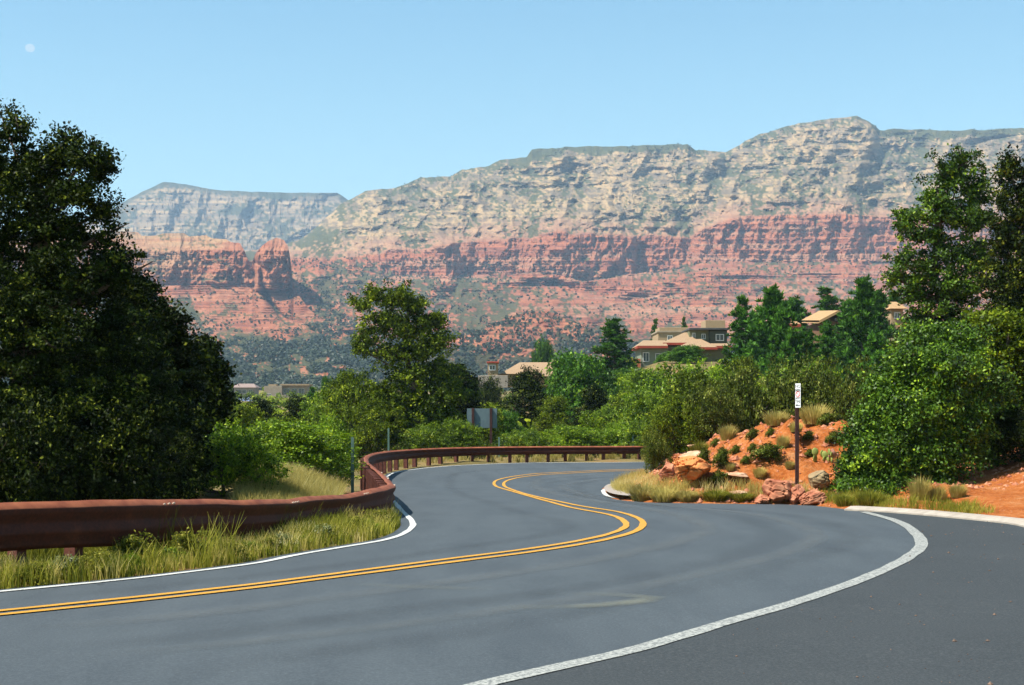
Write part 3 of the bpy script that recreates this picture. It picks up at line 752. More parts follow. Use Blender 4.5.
# the tall dark tree at the left edge
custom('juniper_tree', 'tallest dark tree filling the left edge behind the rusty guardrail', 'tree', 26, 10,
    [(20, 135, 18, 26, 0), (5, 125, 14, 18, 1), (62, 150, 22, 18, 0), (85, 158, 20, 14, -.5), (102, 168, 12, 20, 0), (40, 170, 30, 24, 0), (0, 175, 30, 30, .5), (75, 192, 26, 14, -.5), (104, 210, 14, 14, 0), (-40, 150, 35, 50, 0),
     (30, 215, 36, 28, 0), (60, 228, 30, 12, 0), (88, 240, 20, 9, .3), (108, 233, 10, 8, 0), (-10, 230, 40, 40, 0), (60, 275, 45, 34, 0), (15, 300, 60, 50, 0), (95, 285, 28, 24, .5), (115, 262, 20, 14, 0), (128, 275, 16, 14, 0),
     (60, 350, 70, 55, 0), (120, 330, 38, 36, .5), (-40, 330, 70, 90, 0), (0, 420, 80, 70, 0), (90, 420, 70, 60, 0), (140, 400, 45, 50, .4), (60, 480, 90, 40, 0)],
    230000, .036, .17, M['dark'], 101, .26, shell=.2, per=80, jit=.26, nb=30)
custom('juniper_tree', 'dark tree stepping down right of the tallest tree, sunlit tips', 'tree', 30, 150,
    [(128, 300, 24, 18, 0), (145, 290, 16, 12, 0), (150, 315, 26, 20, 0), (168, 325, 18, 14, 0), (150, 350, 38, 30, 0), (178, 350, 16, 16, 0), (130, 390, 50, 45, 0), (165, 400, 30, 40, 0), (185, 385, 14, 20, 0), (150, 450, 50, 45, 0), (185, 455, 22, 30, 0)],
    70000, .045, .18, M['dark'], 102, .16, shell=.3, per=55, jit=.24)
custom('juniper_tree', 'smaller rounded green tree between the dark trees and the valley houses', 'tree', 38, 210,
    [(205, 352, 16, 13, 0), (190, 365, 16, 18, 0), (215, 372, 15, 14, 0), (200, 395, 24, 20, 0), (220, 400, 13, 16, 0), (200, 430, 26, 25, 0), (180, 420, 20, 30, 0), (205, 465, 30, 25, 0)],
    34000, .06, .2, M['dark'], 103, .12, shell=.4)
# central juniper
custom('juniper_tree', 'tall open-crowned green tree at the centre behind the far guardrail', 'tree', 84, 412,
    [(376, 293, 13, 9, 0), (362, 304, 12, 8, 0), (395, 298, 16, 10, 0), (412, 304, 14, 11, 0), (430, 322, 15, 11, 0), (440, 318, 9, 6, 0), (385, 320, 18, 8, 0), (405, 330, 22, 12, 0), (368, 338, 14, 12, 0), (362, 350, 10, 8, 0), (392, 352, 18, 10, 0), (425, 348, 20, 13, 0), (438, 338, 12, 7, 0),
     (410, 375, 24, 14, 0), (438, 372, 18, 13, .5), (395, 400, 30, 18, 0), (430, 402, 28, 22, 0), (456, 388, 15, 14, .5), (408, 428, 28, 14, 0), (445, 425, 20, 14, 0)],
    58000, .085, .28, M['juniper'], 104, .26, shell=.2, per=42, jit=.32, nb=120)
custom('juniper_tree', 'narrow dark green tree hugging the right side of the central tree', 'tree', 88, 455,
    [(455, 375, 12, 9, 0), (465, 385, 12, 9, 0), (458, 400, 16, 12, 0), (470, 410, 11, 10, 0), (460, 425, 16, 14, 0)],
    20000, .09, .35, M['dark'], 105, .12)
# the big trees at the right
custom('cypress_tree', 'tall ragged green tree against the mountain at the right', 'tree', 52, 950,
    [(960, 165, 20, 17, 0), (972, 190, 20, 20, 0), (945, 180, 14, 14, 0), (935, 200, 16, 12, 0), (912, 215, 14, 8, 0), (950, 215, 26, 16, 0), (978, 222, 18, 20, 0), (925, 235, 20, 9, 0), (905, 226, 10, 6, 0), (900, 262, 12, 9, 0), (925, 262, 22, 14, 0), (955, 250, 28, 18, 0), (980, 262, 20, 20, 0), (895, 278, 9, 7, 0), (915, 290, 22, 14, 0), (950, 290, 34, 24, 0), (920, 316, 16, 12, 0), (935, 330, 34, 26, 0), (970, 330, 30, 30, 0), (950, 370, 40, 40, 0), (910, 350, 16, 20, 0)],
    62000, .06, .22, M['glossy'], 106, .24, shell=.2, per=60, jit=.34, nb=120)
custom('cypress_tree', 'dark tall tree at the right edge beside the ragged green tree', 'tree', 50, 1030,
    [(1010, 165, 14, 16, 0), (1022, 180, 18, 20, 0), (1003, 200, 12, 14, 0), (1025, 215, 22, 22, 0), (1002, 235, 14, 14, 0), (1018, 250, 26, 24, 0), (1050, 230, 30, 50, 0), (1010, 285, 26, 22, 0), (1035, 310, 45, 40, 0), (1000, 320, 22, 24, 0), (1050, 370, 50, 60, 0), (1070, 290, 40, 60, 0)],
    70000, .06, .24, M['dark'], 107, .24, shell=.25, per=50, jit=.26)
custom('broadleaf_shrub', 'largest glossy green bush standing by the kerb at the right', 'shrub', 36.5, 925,
    [(930, 345, 28, 20, 1.5), (960, 345, 26, 20, 1.5), (905, 370, 22, 18, 0), (885, 385, 18, 14, 0), (935, 375, 40, 26, 0), (970, 380, 26, 30, .8), (880, 415, 24, 20, -.3), (915, 415, 36, 28, -.5), (955, 425, 34, 34, 0), (860, 440, 17, 16, 0), (885, 450, 32, 24, -.6), (925, 458, 38, 26, -.4), (850, 465, 11, 12, 0), (862, 480, 17, 18, 0), (895, 485, 32, 18, -.5), (930, 485, 24, 18, 0), (990, 400, 24, 30, 1.5), (985, 440, 22, 25, 1.5), (850, 492, 14, 14, -1), (880, 497, 20, 12, -1.2), (915, 498, 22, 12, -1.4), (945, 495, 18, 14, -1.2)],
    165000, .045, .22, M['glossy'], 108, .12, shell=.42, per=46, jit=.18)
custom('broadleaf_shrub', 'darker bush at the right edge above the red soil', 'shrub', 42, 1020,
    [(1000, 335, 26, 22, 0), (985, 325, 20, 14, 0), (1020, 345, 30, 30, 0), (995, 375, 28, 28, 0), (1030, 395, 34, 36, 0), (1003, 420, 26, 28, 0), (1030, 440, 32, 30, 0), (1060, 400, 40, 60, 0), (975, 445, 22, 26, 0), (985, 472, 22, 16, -1.5), (1010, 468, 26, 16, -1), (1040, 462, 34, 16, -1), (965, 490, 16, 14, -3)],
    70000, .06, .24, M['juniper'], 109, .12, shell=.45, per=34)
P_ = put
P_('drk0', 20, 130, 400, 24.5, 'dark undergrowth bush left of the frame edge behind the near guardrail')
P_('drk0', 110, 130, 405, 25.5, 'dark undergrowth bush below the second dark tree behind the guardrail')
P_('drk0', 160, 80, 430, 29, 'dark green bush between the dark trees and the light oak scrub')
P_('oak0', 222, 96, 426, 31.5, 'broad sunlit oak bush behind the guardrail, nearest the dark trees')
P_('oak1', 290, 120, 422, 45, 'broad sunlit oak bush above the dry grass left of the rail bend')
P_('oak2', 272, 110, 418, 50, 'yellow-green scrub rising behind the two sunlit oak bushes', depth=3)
P_('oak0', 325, 50, 418, 50, 'light green bush just left of the guardrail bend')
P_('oak2', 352, 70, 372, 84, 'yellow-green tree to the left of the central tall tree')
P_('oak1', 330, 60, 390, 95, 'light green tree below the valley houses')
P_('oak2', 375, 60, 400, 82, 'yellow-green shrub at the foot of the central tree, left side')
P_('jun0', 300, 60, 398, 100, 'dark tree below the flat-roofed valley house')
P_('jun0', 262, 55, 400, 105, 'dark tree below the purple-roofed valley house')
P_('jun1', 240, 50, 402, 88, 'olive tree right of the smaller rounded tree')
P_('con0', 312, 18, 386, 160, 'small pointed dark tree right of the flat-roofed valley house')
P_('brt0', 326, 14, 376, 170, 'slender bright green tree beside the valley houses', name='poplar_tree')
P_('oak0', 425, 60, 425, 81.5, 'low sunlit shrub behind the far rail, under the central tree')
P_('oak1', 460, 50, 420, 82, 'low sunlit shrub behind the far rail, left of the road sign')
P_('jun1', 483, 46, 402, 92, 'olive tree directly behind the back of the road sign')
P_('drk0', 488, 34, 379, 150, 'dark purple-green bush below the low tan roof', name='dark_tree')
P_('brt0', 505, 40, 410, 100, 'green tree just right of the road sign')
P_('oak0', 524, 56, 430, 81.5, 'lowest bright shrub behind the far rail, right of the sign')
P_('oak1', 572, 66, 426, 81.5, 'bright rounded shrub behind the middle of the far rail')
P_('oak0', 618, 58, 424, 82, 'green shrub behind the right part of the far rail')
P_('oak1', 655, 60, 418, 80, 'light shrub where the far rail vanishes behind the bank')
P_('jun0', 531, 62, 370, 108, 'tall dark olive tree below the low tan roof', )
P_('jun1', 556, 46, 396, 96, 'olive tree between the dark olive tree and the bright green tree')
P_('jun0', 592, 52, 388, 98, 'dark tree below the bright green tree')
P_('jun1', 626, 52, 394, 96, 'olive tree right of the dark tree in the middle thicket')
P_('brt0', 574, 78, 352, 130, 'bright green round tree right of the low tan roof')
P_('con1', 614, 52, 319, 165, 'dark pine left of the house with red eaves')
P_('brt0', 543, 28, 339, 280, 'small bright green tree poking above the low tan roof')
P_('brt0', 622, 50, 368, 130, 'green tree below the pine left of the house with red eaves')
P_('jun0', 650, 46, 380, 115, 'dark tree below the left corner of the house with red eaves')
P_('oak1', 642, 66, 370, 125, 'green scrub on the slope left of the red-eaved house')
P_('oak1', 600, 50, 408, 90, 'sunlit bush in the thicket above the far rail')
P_('brt0', 664, 18, 354, 175, 'leafy tree in front of the house with red eaves, left', name='garden_tree')
P_('brt0', 688, 40, 345, 165, 'leafy tree in front of the hipped roof of the red-eaved house', name='garden_tree')
P_('oak0', 690, 110, 368, 90, 'large light green scrub below the house with red eaves')
P_('oak1', 650, 70, 392, 86, 'light green scrub behind the left end of the bank')
P_('oak2', 735, 80, 360, 92, 'olive scrub below the dark upper storey of the red-eaved house')
P_('con0', 742, 42, 294, 130, 'slim pine right of the house with red eaves')
P_('con1', 772, 68, 287, 122, 'broad pine second from left in the pine row')
P_('con2', 795, 50, 298, 190, 'shorter pine in the middle of the pine row')
P_('con0', 827, 44, 286, 190, 'pine behind the gabled roof')
P_('con2', 806, 44, 330, 128, 'low pine in front of the gabled roof')
P_('con1', 863, 62, 278, 118, 'dark pine right of the gabled roof')
P_('con2', 876, 50, 332, 110, 'dark low pine beside the big ragged tree')
P_('con2', 828, 38, 323, 140, 'small dark pine left of the stepped tan chimney')
P_('con1', 893, 40, 292, 185, 'dark pine half hidden by the big ragged tree')
P_('oak2', 674, 54, 396, 56, 'light olive bush at the left end of the bank top')
P_('sag1', 708, 70, 386, 56, 'grey-green chaparral bush above the orange rocks')
P_('sag0', 752, 84, 369, 58.5, 'olive chaparral bush on the crest left of the parking sign')
P_('sag1', 806, 90, 366, 58.5, 'olive chaparral bush on the crest right behind the parking sign')
P_('sag0', 852, 80, 366, 57.5, 'olive chaparral bush on the crest next to the largest bush')
P_('sag1', 654, 30, 432, 49, 'dark low bush hanging over the left nose of the bank')
P_('oak2', 700, 90, 372, 70, 'light scrub showing over the left part of the bank top')
P_('oak0', 800, 120, 368, 76, 'light scrub below the pine row behind the bank crest')
P_('drk0', 1022, 84, 408, 37.5, 'low dark bush at the right edge, nearest the bare red soil')
P_('con2', 757, 44, 312, 140, 'bushy pine filling the gap between the slim pine and the broad pine')
P_('con2', 785, 50, 306, 118, 'full dark pine to the right of the broad pine')
P_('con1', 848, 46, 300, 145, 'pine just left of the dark pine by the gabled roof')
P_('con1', 878, 50, 290, 140, 'full pine between the gabled roof and the tan tower-like house')
P_('con0', 655, 14, 318, 300, 'tiny pine by the tan flat-roofed house')
P_('con0', 684, 12, 316, 300, 'tiny pine behind the tan flat-roofed house', )
# far-off wood filling the valley floor
def scatter_wood(n, seed):
    r = np.random.default_rng(seed)
    Y = 105 * (750 / 105) ** r.random(n); px = r.uniform(-60, 1100, n); X = (px - CX) / F * Y
    z = terrain(X, Y); hh = r.uniform(2.0, 4.2, n) * np.where(Y > 250, 1.2, 1); ww = hh * r.uniform(.5, .9, n)
    keep = (px < 520) | (Y > 105) & (Y < 175) & (px > 500) & (hh < 3.2); X, Y, z, hh, ww = X[keep], Y[keep], z[keep], hh[keep], ww[keep]; n = len(X)
    k = 110; u = r.normal(size=(n, k, 3)); u /= np.linalg.norm(u, axis=2)[..., None]
    c = np.stack([X, Y, z], -1)[:, None] + u * np.stack([ww, ww, hh * .5], -1)[:, None] * r.uniform(.6, 1.08, (n, k, 1)) * .6 + np.array([0, 0, 1]) * (hh * .48)[:, None, None]
    C = c.reshape(-1, 3); Nn = u.reshape(-1, 3)
    me = leaves(C, Nn, .24 * r.uniform(.6, 1.3, len(C)), .17, np.repeat(r.normal(.5, .25, n), k) + r.normal(0, .12, n * k), r, 'valley_wood', M['juniper'])
    tag(link('valley_wood', me), 'mass of green trees filling the valley behind the guardrail', 'wood', kind='stuff')
scatter_wood(1500, 5)

# ------------------------------------------------------------------ grass
def blades(C, h, wd, lean, tint, r, name, mat):
    n = len(C); a = r.uniform(0, 6.283, n); d = np.c_[np.cos(a), np.sin(a), 0 * a]; s = np.c_[-np.sin(a + 1.1), np.cos(a + 1.1), 0 * a]
    h = np.broadcast_to(h, (n,)) * r.uniform(.6, 1.15, n); L = (lean * r.uniform(.1, 1, n))
    wd = np.broadcast_to(wd, (n,))
    up = np.array([0, 0, 1.0])
    m1 = C + up * (h * .55)[:, None] + d * (h * L * .3)[:, None]; tp = C + up * h[:, None] + d * (h * L)[:, None]
    q = np.stack([C - s * wd[:, None] * .5, C + s * wd[:, None] * .5, m1 + s * wd[:, None] * .4, tp + s * .001, tp - s * .001, m1 - s * wd[:, None] * .4], 1).reshape(-1, 3)
    i = np.arange(n)[:, None] * 6
    Fc = np.r_[i + np.array([[0, 1, 2, 5]]), i + np.array([[5, 2, 3, 4]])]
    return npmesh(name, q, Fc, mat, {'tint': np.repeat(np.clip(tint, 0, 1), 6)})
def strip_grass(name, line, n, lo, hi, h, wd, mat, seed, label, side=1, ymax=100, hvar=.85, clump=.25):
    r = np.random.default_rng(seed); P = resample(line, .1); P = P[(P[:, 1] > 4) & (P[:, 1] < ymax)]
    T = np.gradient(P, axis=0); T /= np.linalg.norm(T, axis=1)[:, None]; Nn = np.c_[-T[:, 1], T[:, 0]] * side
    nt_ = n // 14; i = r.integers(0, len(P), nt_); o = r.uniform(lo, hi, nt_)
    Q = P[i] + Nn[i] * o[:, None]; hh = h * (1 - hvar + hvar * 2 * fbm(Q[:, 0] / .8, Q[:, 1] / .8, 2, seed))
    ci = np.repeat(np.arange(nt_), 14); C = Q[ci] + r.normal(0, clump * .3, (len(ci), 2)); keep = ~inside(C, asphalt); C = C[keep]; ci = ci[keep]; z = terrain(C[:, 0], C[:, 1])
    tn = fbm(Q[:, 0] / 1.2, Q[:, 1] / 1.2, 2, seed + 3)[ci] * 1.2 - .1 + r.normal(0, .15, len(ci))
    me = blades(np.c_[C, z - .02], hh[ci], wd, .5, tn, r, name, mat)
    return tag(link(name, me), label, 'grass', kind='stuff')
strip_grass('verge_grass', left_edge, 17000, .02, 1.5, .25, .014, M['greengrass'], 201, 'green and yellow grass on the verge under the near guardrail', 1, 31)
strip_grass('verge_grass', left_edge, 15000, .2, 1.6, .27, .011, M['grass'], 202, 'dry straw grass on the verge under the near guardrail', 1, 31)
strip_grass('verge_grass', left_edge, 16000, 1.4, 2.8, .42, .014, M['greengrass'], 206, 'tall green and yellow grass behind the posts of the near guardrail', 1, 28)
strip_grass('verge_grass', left_edge[80:], 9000, 1.6, 3.6, .40, .03, M['grass'], 203, 'dry grass strip behind the posts of the far guardrail', 1, 100)
# dry grass patch left of the bend
r = np.random.default_rng(210); n = 26000
px = r.uniform(235, 366, n); Yq = r.uniform(28, 43, n); X = (px - CX) / F * Yq
z = terrain(X, Yq); k = (X < -3.55 + (Yq - 30) * -.10)
me = blades(np.c_[X, Yq, z - .02][k], .50, .016, .6, (fbm(X / 1.5, Yq / 1.5, 2, 5) * 1.3 - .05 + r.normal(0, .15, n))[k], r, 'dry_grass', M['grass'])
tag(link('dry_grass', me), 'tall straw-coloured grass patch left of the guardrail bend', 'grass', kind='stuff')
# grass at the foot of the bank
strip_grass('bank_grass', [p for p in catmull(FEp[::-1][2:] + KBp[:4], 5)], 8000, .4, 1.5, .26, .012, M['grass'], 204, 'pale dry grass along the foot of the red bank', 1, 70)
strip_grass('bank_grass', [p for p in catmull(KBp[2:7], 5)], 4200, .35, .9, .2, .012, M['greengrass'], 205, 'yellow-green grass between the kerb and the rocks', 1, 70)

def proto_tuft(seed, mat, n, h, rad, leafy=0):
    r = np.random.default_rng(seed); a = r.uniform(0, 6.28, n); q = rad * .75 * np.sqrt(r.random(n))
    C = np.c_[np.cos(a) * q, np.sin(a) * q, 0 * a]
    d = np.c_[np.cos(a), np.sin(a), 0 * a]; L = r.uniform(.1, 1.1, n) * rad / h; hh = h * r.uniform(.35, 1.1, n) * (1.15 - .6 * q / rad)
    s = np.c_[-np.sin(a), np.cos(a), 0 * a]; w_ = .008 + .004 * r.random(n)[:, None]
    up = np.array([0, 0, 1.0]); m1 = C + up * (hh * .6)[:, None] + d * (hh * L * .45)[:, None]; tp = C + up * hh[:, None] + d * (hh * L)[:, None]
    V = np.stack([C - s * w_, C + s * w_, m1 + s * w_, tp + s * .001, tp - s * .001, m1 - s * w_], 1).reshape(-1, 3)
    i = np.arange(n)[:, None] * 6; Fc = np.r_[i + np.array([[0, 1, 2, 5]]), i + np.array([[5, 2, 3, 4]])]
    return npmesh('tuft', V, Fc, mat, {'tint': np.repeat(np.clip(r.normal(.5, .22, n), 0, 1), 6)})
TU = {'dry': proto_tuft(1, M['grass'], 1400, .6, .42), 'grn': proto_tuft(2, M['greengrass'], 1600, .5, .42)}
small = proto_blob(31, M['sage'], 5000, .035, .12, 1.2, .75, 9, trunk=.015)[:3] + (.75,)
def bankY(px, py):                     # where the sight line meets the bank
    Ys = np.arange(33, 75, .1); z = terrain((px - CX) / F * Ys, Ys); row = HY - F * z / Ys
    i = np.where((row <= py))[0]
    return float(Ys[i[0]]) if len(i) else 50.0
def tuft(kind, px, py, wpx, hpx, label, grp=None):
    Y = bankY(px, py); X = (px - CX) / F * Y; z = gz(X, Y)
    if kind == 'sml':
        o = empty('low_shrub', (X, Y, z - .03), label, 'shrub', grp); s = wpx / F * Y / 1.2; o.scale = (s, s, hpx / F * Y / .75)
        link('stem', small[1], o); link('foliage', small[0], o); return
    o = link('grass_tuft', TU[kind]); tag(o, label, 'grass tuft', grp); o.location = (X, Y, z - .02)
    s = wpx / F * Y / .84; o.scale = (s, s, hpx / F * Y / .6); o.rotation_euler.z = random.uniform(0, 6)
tuft('dry', 644, 500, 32, 18, 'big pale grass tuft at the far left foot of the bank')
tuft('dry', 664, 501, 30, 14, 'pale grass tuft second along the foot of the bank')
tuft('dry', 686, 501, 26, 12, 'pale grass tuft third along the foot of the bank')
tuft('grn', 716, 500, 28, 14, 'green tuft at the bank foot left of the split boulder')
tuft('grn', 742, 501, 24, 12, 'green tuft touching the split red boulder')
tuft('sml', 703, 466, 17, 17, 'round low shrub above the pale rock ledge, left one')
tuft('sml', 721, 469, 20, 20, 'round low shrub above the pale rock ledge, right one')
tuft('sml', 766, 461, 40, 17, 'widest low shrub on the red soil left of the sign post')
tuft('sml', 752, 440, 16, 12, 'low shrub higher up left of the sign post')
tuft('sml', 717, 487, 24, 16, 'low shrub just above the green grass at the bank foot')
tuft('dry', 728, 440, 18, 16, 'dry tuft under the chaparral left of the sign')
tuft('dry', 742, 420, 18, 16, 'dry tuft high on the bank below the chaparral')
tuft('dry', 776, 425, 24, 15, 'dry tuft near the crest left of the sign post')
tuft('dry', 815, 424, 30, 20, 'tall dry tuft near the crest right of the sign post')
tuft('sml', 826, 425, 22, 12, 'low shrub near the crest right of the sign post')
tuft('sml', 833, 445, 20, 13, 'low shrub above the cactus')
tuft('dry', 783, 448, 14, 14, 'small dry tuft beside the sign post')
tuft('grn', 700, 437, 20, 18, 'green tuft where the chaparral meets the orange rocks')
for i_, (a_, b_, c_) in enumerate([(760, 478, 14), (745, 466, 12), (735, 455, 13), (790, 470, 11), (809, 458, 12), (808, 441, 13), (796, 432, 14), (770, 437, 12), (752, 452, 12), (842, 468, 16), (838, 488, 18), (715, 447, 12), (730, 470, 10), (760, 420, 14)]):
    tuft('sml' if i_ % 3 else 'dry', a_, b_, c_, c_ * .75, 'tiny scrub plant dotting the open red soil', 'tiny plants on the red bank')
tuft('dry', 920, 512, 22, 26, 'dry tuft by the kerb in front of the largest bush')
tuft('dry', 938, 514, 18, 20, 'dry tuft by the kerb right of the largest bush')
tuft('grn', 870, 508, 26, 20, 'green tuft by the kerb at the left foot of the largest bush')
tuft('grn', 845, 506, 20, 16, 'green tuft by the kerb right of the red boulders')
tuft('dry', 958, 516, 18, 14, 'low dry tuft on the red soil by the kerb')
# weeds on the near verge
wme = proto_blob(33, M['weed'], 3000, .03, .09, .8, .55, 8, trunk=.012)
gme = proto_blob(34, M['greengrass'], 3500, .03, .10, .8, .55, 8, trunk=.012)
PR_W = [gme, proto_blob(35, M['oak'], 3000, .03, .10, .8, .55, 7, trunk=.012)]
WE = [(20, 572, .4, gme, 'green clump at the left frame edge under the rail'), (88, 574, .42, wme, 'white-flecked weed under the rail, left of the green clump'), (150, 560, .6, gme, 'tall green clump under the near rail'), (205, 556, .6, gme, 'feathery green clump under the near rail middle'),
      (250, 556, .4, gme, 'low green weed below the rail joint'), (300, 546, .38, wme, 'pale flowering weed below the rail before the bend'), (340, 538, .42, wme, 'pale flowering weed nearest the rail bend'), (372, 532, .5, gme, 'green clump in front of the rail bend'), (392, 524, .5, gme, 'green clump at the tip of the verge beside the white line'), (396, 512, .35, gme, 'small green clump behind the tip of the verge'), (55, 580, .4, gme, 'green clump near the left frame edge'), (120, 572, .45, gme, 'dark green clump beside the white-flecked weed')]
for k_, (a_, b_) in enumerate([(40, 577), (70, 574), (105, 571), (135, 567), (172, 563), (190, 561), (225, 558), (270, 552), (285, 550), (320, 543), (356, 537), (383, 530), (10, 582), (152, 566), (238, 556)]):
    WE.append((a_, b_, .26 + .1 * ((k_ * 7) % 3) / 2, PR_W[k_ % 2], 'small dark green weed tangled in the verge grass'))
for (px, py, s, p, lb) in WE:
    X, Y = unp(px, py + 8 * s); X -= .25; o = empty('weed_clump', (X, Y, gz(X, Y)), lb, 'weed', 'weeds on the verge', random.uniform(0, 6))
    o.scale = (s * 1.2, s * 1.2, s * 1.25); link('stem', p[1], o); link('foliage', p[0], o)

# ------------------------------------------------------------------ guardrail
rust, nt, b = newmat('weathered_steel')
f = noisetex(nt, 3, 6, .65); g_ = noisetex(nt, 25, 4, .6)
nt.links.new(mixc(nt, .35, ramp(nt, f, [(.3, (.03, .006, .003)), (.55, (.06, .011, .004)), (.75, (.12, .032, .012))]), ramp(nt, g_, [(.35, (.018, .004, .003)), (.65, (.11, .026, .010))])), b.inputs['Base Color'])
b.inputs['Roughness'].default_value = .65; b.inputs['Metallic'].default_value = .0; b.inputs['Specular IOR Level'].default_value = .25
bump(nt, b, f, .3, .02)
# px, Y, row of the top edge, row of the lower edge
RA = [(0, 18, 503, 551.6), (60, 18.7, 501, 547.5), (118, 19.6, 499.2, 545), (160, 20.5, 499, 541.5), (200, 21.5, 499, 538.5), (235, 22.4, 500, 537), (258, 23, 499.3, 536), (290, 24.3, 498.5, 530), (314, 25.5, 496.5, 526), (345, 27, 494, 520.5), (368, 28.4, 490.5, 515.5), (384, 29.8, 486, 511), (391, 31.2, 484, 506.5), (389, 33.5, 480.5, 501), (381, 38, 473, 490), (372, 46, 465.5, 480), (366.5, 54, 460.2, 473), (367.5, 60, 456, 467.5), (375, 65, 453, 463.5), (390, 69, 450.8, 460.5), (410, 71.5, 449.3, 458.8), (430, 73, 448.2, 457.5), (470, 75, 447, 455.7), (540, 76, 446.2, 454.4), (640, 77, 446, 453.8), (690, 79.5, 446, 453)]
R3 = [((px - CX) / F * Y, Y, (HY - t) / F * Y, (HY - bt) / F * Y) for px, Y, t, bt in RA]
R3 = [(-12.6, 8.4, -1.15, -1.72), (-9.0, 13.8, -1.15, -1.73), (-7.4, 16.1, -1.16, -1.74)] + R3 + [(18, 86, -2.1, -2.5)]
RP = resample(catmull(R3, 6), .22)
nR = len(RP); T = np.gradient(RP[:, :2], axis=0); T /= np.linalg.norm(T, axis=1)[:, None]; Nr = np.c_[T[:, 1], -T[:, 0]]    # points to the road
dent = (fbm(np.arange(nR) / 9.0, 0 * np.arange(nR), 3, 301) - .5); dent2 = (fbm(np.arange(nR) / 4.0, 0 * np.arange(nR), 2, 302) - .5) * ss((32 - RP[:, 1]) / 4)
top = RP[:, 2] + dent2 * .035; bot = RP[:, 3] + (fbm(np.arange(nR) / 7.0, 1 + 0 * np.arange(nR), 3, 303) - .5) * .05 * ss((34 - RP[:, 1]) / 4)
prof = [(-.10, .97), (-.08, .995), (-.03, 1.0), (.075, .88), (.083, .86), (.085, .84), (.075, .72), (.035, .60), (.035, .52), (.07, .40), (.07, .30), (.03, .20), (.04, .10), (.02, .0), (.0, .0), (-.0, .12), (-.01, .45), (-.01, .8), (-.07, .93)]
V = []
for u, v in prof:
    du = u + dent * .06
    V.append(np.c_[RP[:, :2] + Nr * du[:, None], bot + (top - bot) * v])
k = len(prof); V = np.concatenate(V); Fc = []
for j in range(k):
    i = np.arange(nR - 1); j2 = (j + 1) % k; Fc.append(np.c_[i + j * nR, i + j2 * nR, i + 1 + j2 * nR, i + 1 + j * nR])
rust_lit = simple('painted_sunlit_rust', (.13, .028, .010), (.27, .085, .035), 4, .7)  # lighter rust colour paints the sunlight caught by the beam's top lip
rail = empty('guardrail', (RP[30, 0], RP[30, 1], gz(RP[30, 0], RP[30, 1])), 'rusty weathering-steel guardrail winding along the left and far side of the road', 'guardrail')
def attach(me, name):
    o = link(name, me, rail); o.location = -rail.location; return o
bme = npmesh('rail_beam', V, np.concatenate(Fc), rust, None, True); bme.materials.append(rust_lit)
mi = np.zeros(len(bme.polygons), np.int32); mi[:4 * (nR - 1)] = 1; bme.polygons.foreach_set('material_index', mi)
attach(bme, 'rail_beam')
postM = simple('post_steel', (.05, .014, .010), (.13, .04, .025), 6, .8)
L = np.r_[0, np.cumsum(np.linalg.norm(np.diff(RP[:, :2], axis=0), axis=1))]
s = 2.0; pcount = 0
while s < L[-1] and pcount < 98:
    i = int(np.searchsorted(L, s)); i = min(i, nR - 1)
    x, y = RP[i, :2] - Nr[i] * .13
    zt = top[i] - .07; zb = gz(x, y) - .25
    mb = MB(); mb.box(-.07, .07, -.10, .10, zb, zt)
    me = mb.mesh('post', postM, bevel=.006); o = link('post', me, rail); o.location = Vector((x, y, 0)) - rail.location
    o.rotation_euler.z = math.atan2(T[i, 1], T[i, 0])
    pcount += 1; s += .98
# bolts along the splice joints are one repeated part
for s in np.arange(3.1, 34, 3.8):
    i = int(np.searchsorted(L, s)); mb = MB(); c = Vector((*(RP[i, :2] + Nr[i] * .045), bot[i] + (top[i] - bot[i]) * .88)); n3 = Vector((*Nr[i], .5)).normalized()
    for d in (-.12, 0, .12):
        q = c + Vector((*T[i], 0)) * d; mb.tube([q, q + n3 * .045], [.017, .013], 8)
    attach(mb.mesh('bolts', simple('bolt_steel', (.3, .2, .15), (.5, .4, .3), 5, .5)), 'splice_bolts')

# ------------------------------------------------------------------ signs and marker posts
grey = simple('galvanised_steel', (.09, .13, .15), (.12, .17, .18), 4, .5, spec=.4)
brown = simple('brown_post', (.03, .010, .008), (.07, .025, .018), 5, .7)
Y = 83.0; c = at(482, Y, 447); zb = gz(c.x, Y)
sg = empty('road_sign', (c.x, Y, zb), 'grey back of a rectangular road sign on two dark posts', 'road sign')
W_ = 30 / F * Y / 2; t0 = (HY - 408.5) / F * Y - zb; t1 = (HY - 428) / F * Y - zb
MB().box(-W_, W_, .0, .012, t1, t0).build('sign_panel', grey, sg, bevel=.003)
for x in (-9 / F * Y, 9 / F * Y): MB().box(x - .07, x + .07, -.13, -.004, -.3, t0 + .02).build('post', brown, sg, bevel=.006)
mk = simple('marker_post', (.06, .12, .09), (.12, .19, .16), 5, .6)
for (px, t, bt, Y, lb) in ((352.5, 437, 474, 45, 'tall thin green-grey marker post left of the guardrail bend'), (388.5, 428, 451, 74, 'thin marker post behind the rail below the central tree'), (499, 437, 450, 80, 'thin marker post just right of the road sign'), (633, 435, 449, 81, 'thin marker post at the right end of the far rail')):
    c = at(px, Y, t); zb = gz(c.x, Y)
    mb = MB(); h = c.z - zb
    mb.box(-.045, .045, -.012, .012, -.3, h - .03); mb.poly([(-.045, -.012, h - .03), (.045, -.012, h - .03), (.02, -.012, h), (-.02, -.012, h)]); mb.poly([(-.045, .012, h - .03), (.045, .012, h - .03), (.02, .012, h), (-.02, .012, h)]); mb.poly([(-.02, -.012, h), (.02, -.012, h), (.02, .012, h), (-.02, .012, h)])
    o = mb.build('marker_post', mk); o.location = (c.x, Y, zb); tag(o, lb, 'marker post')
    
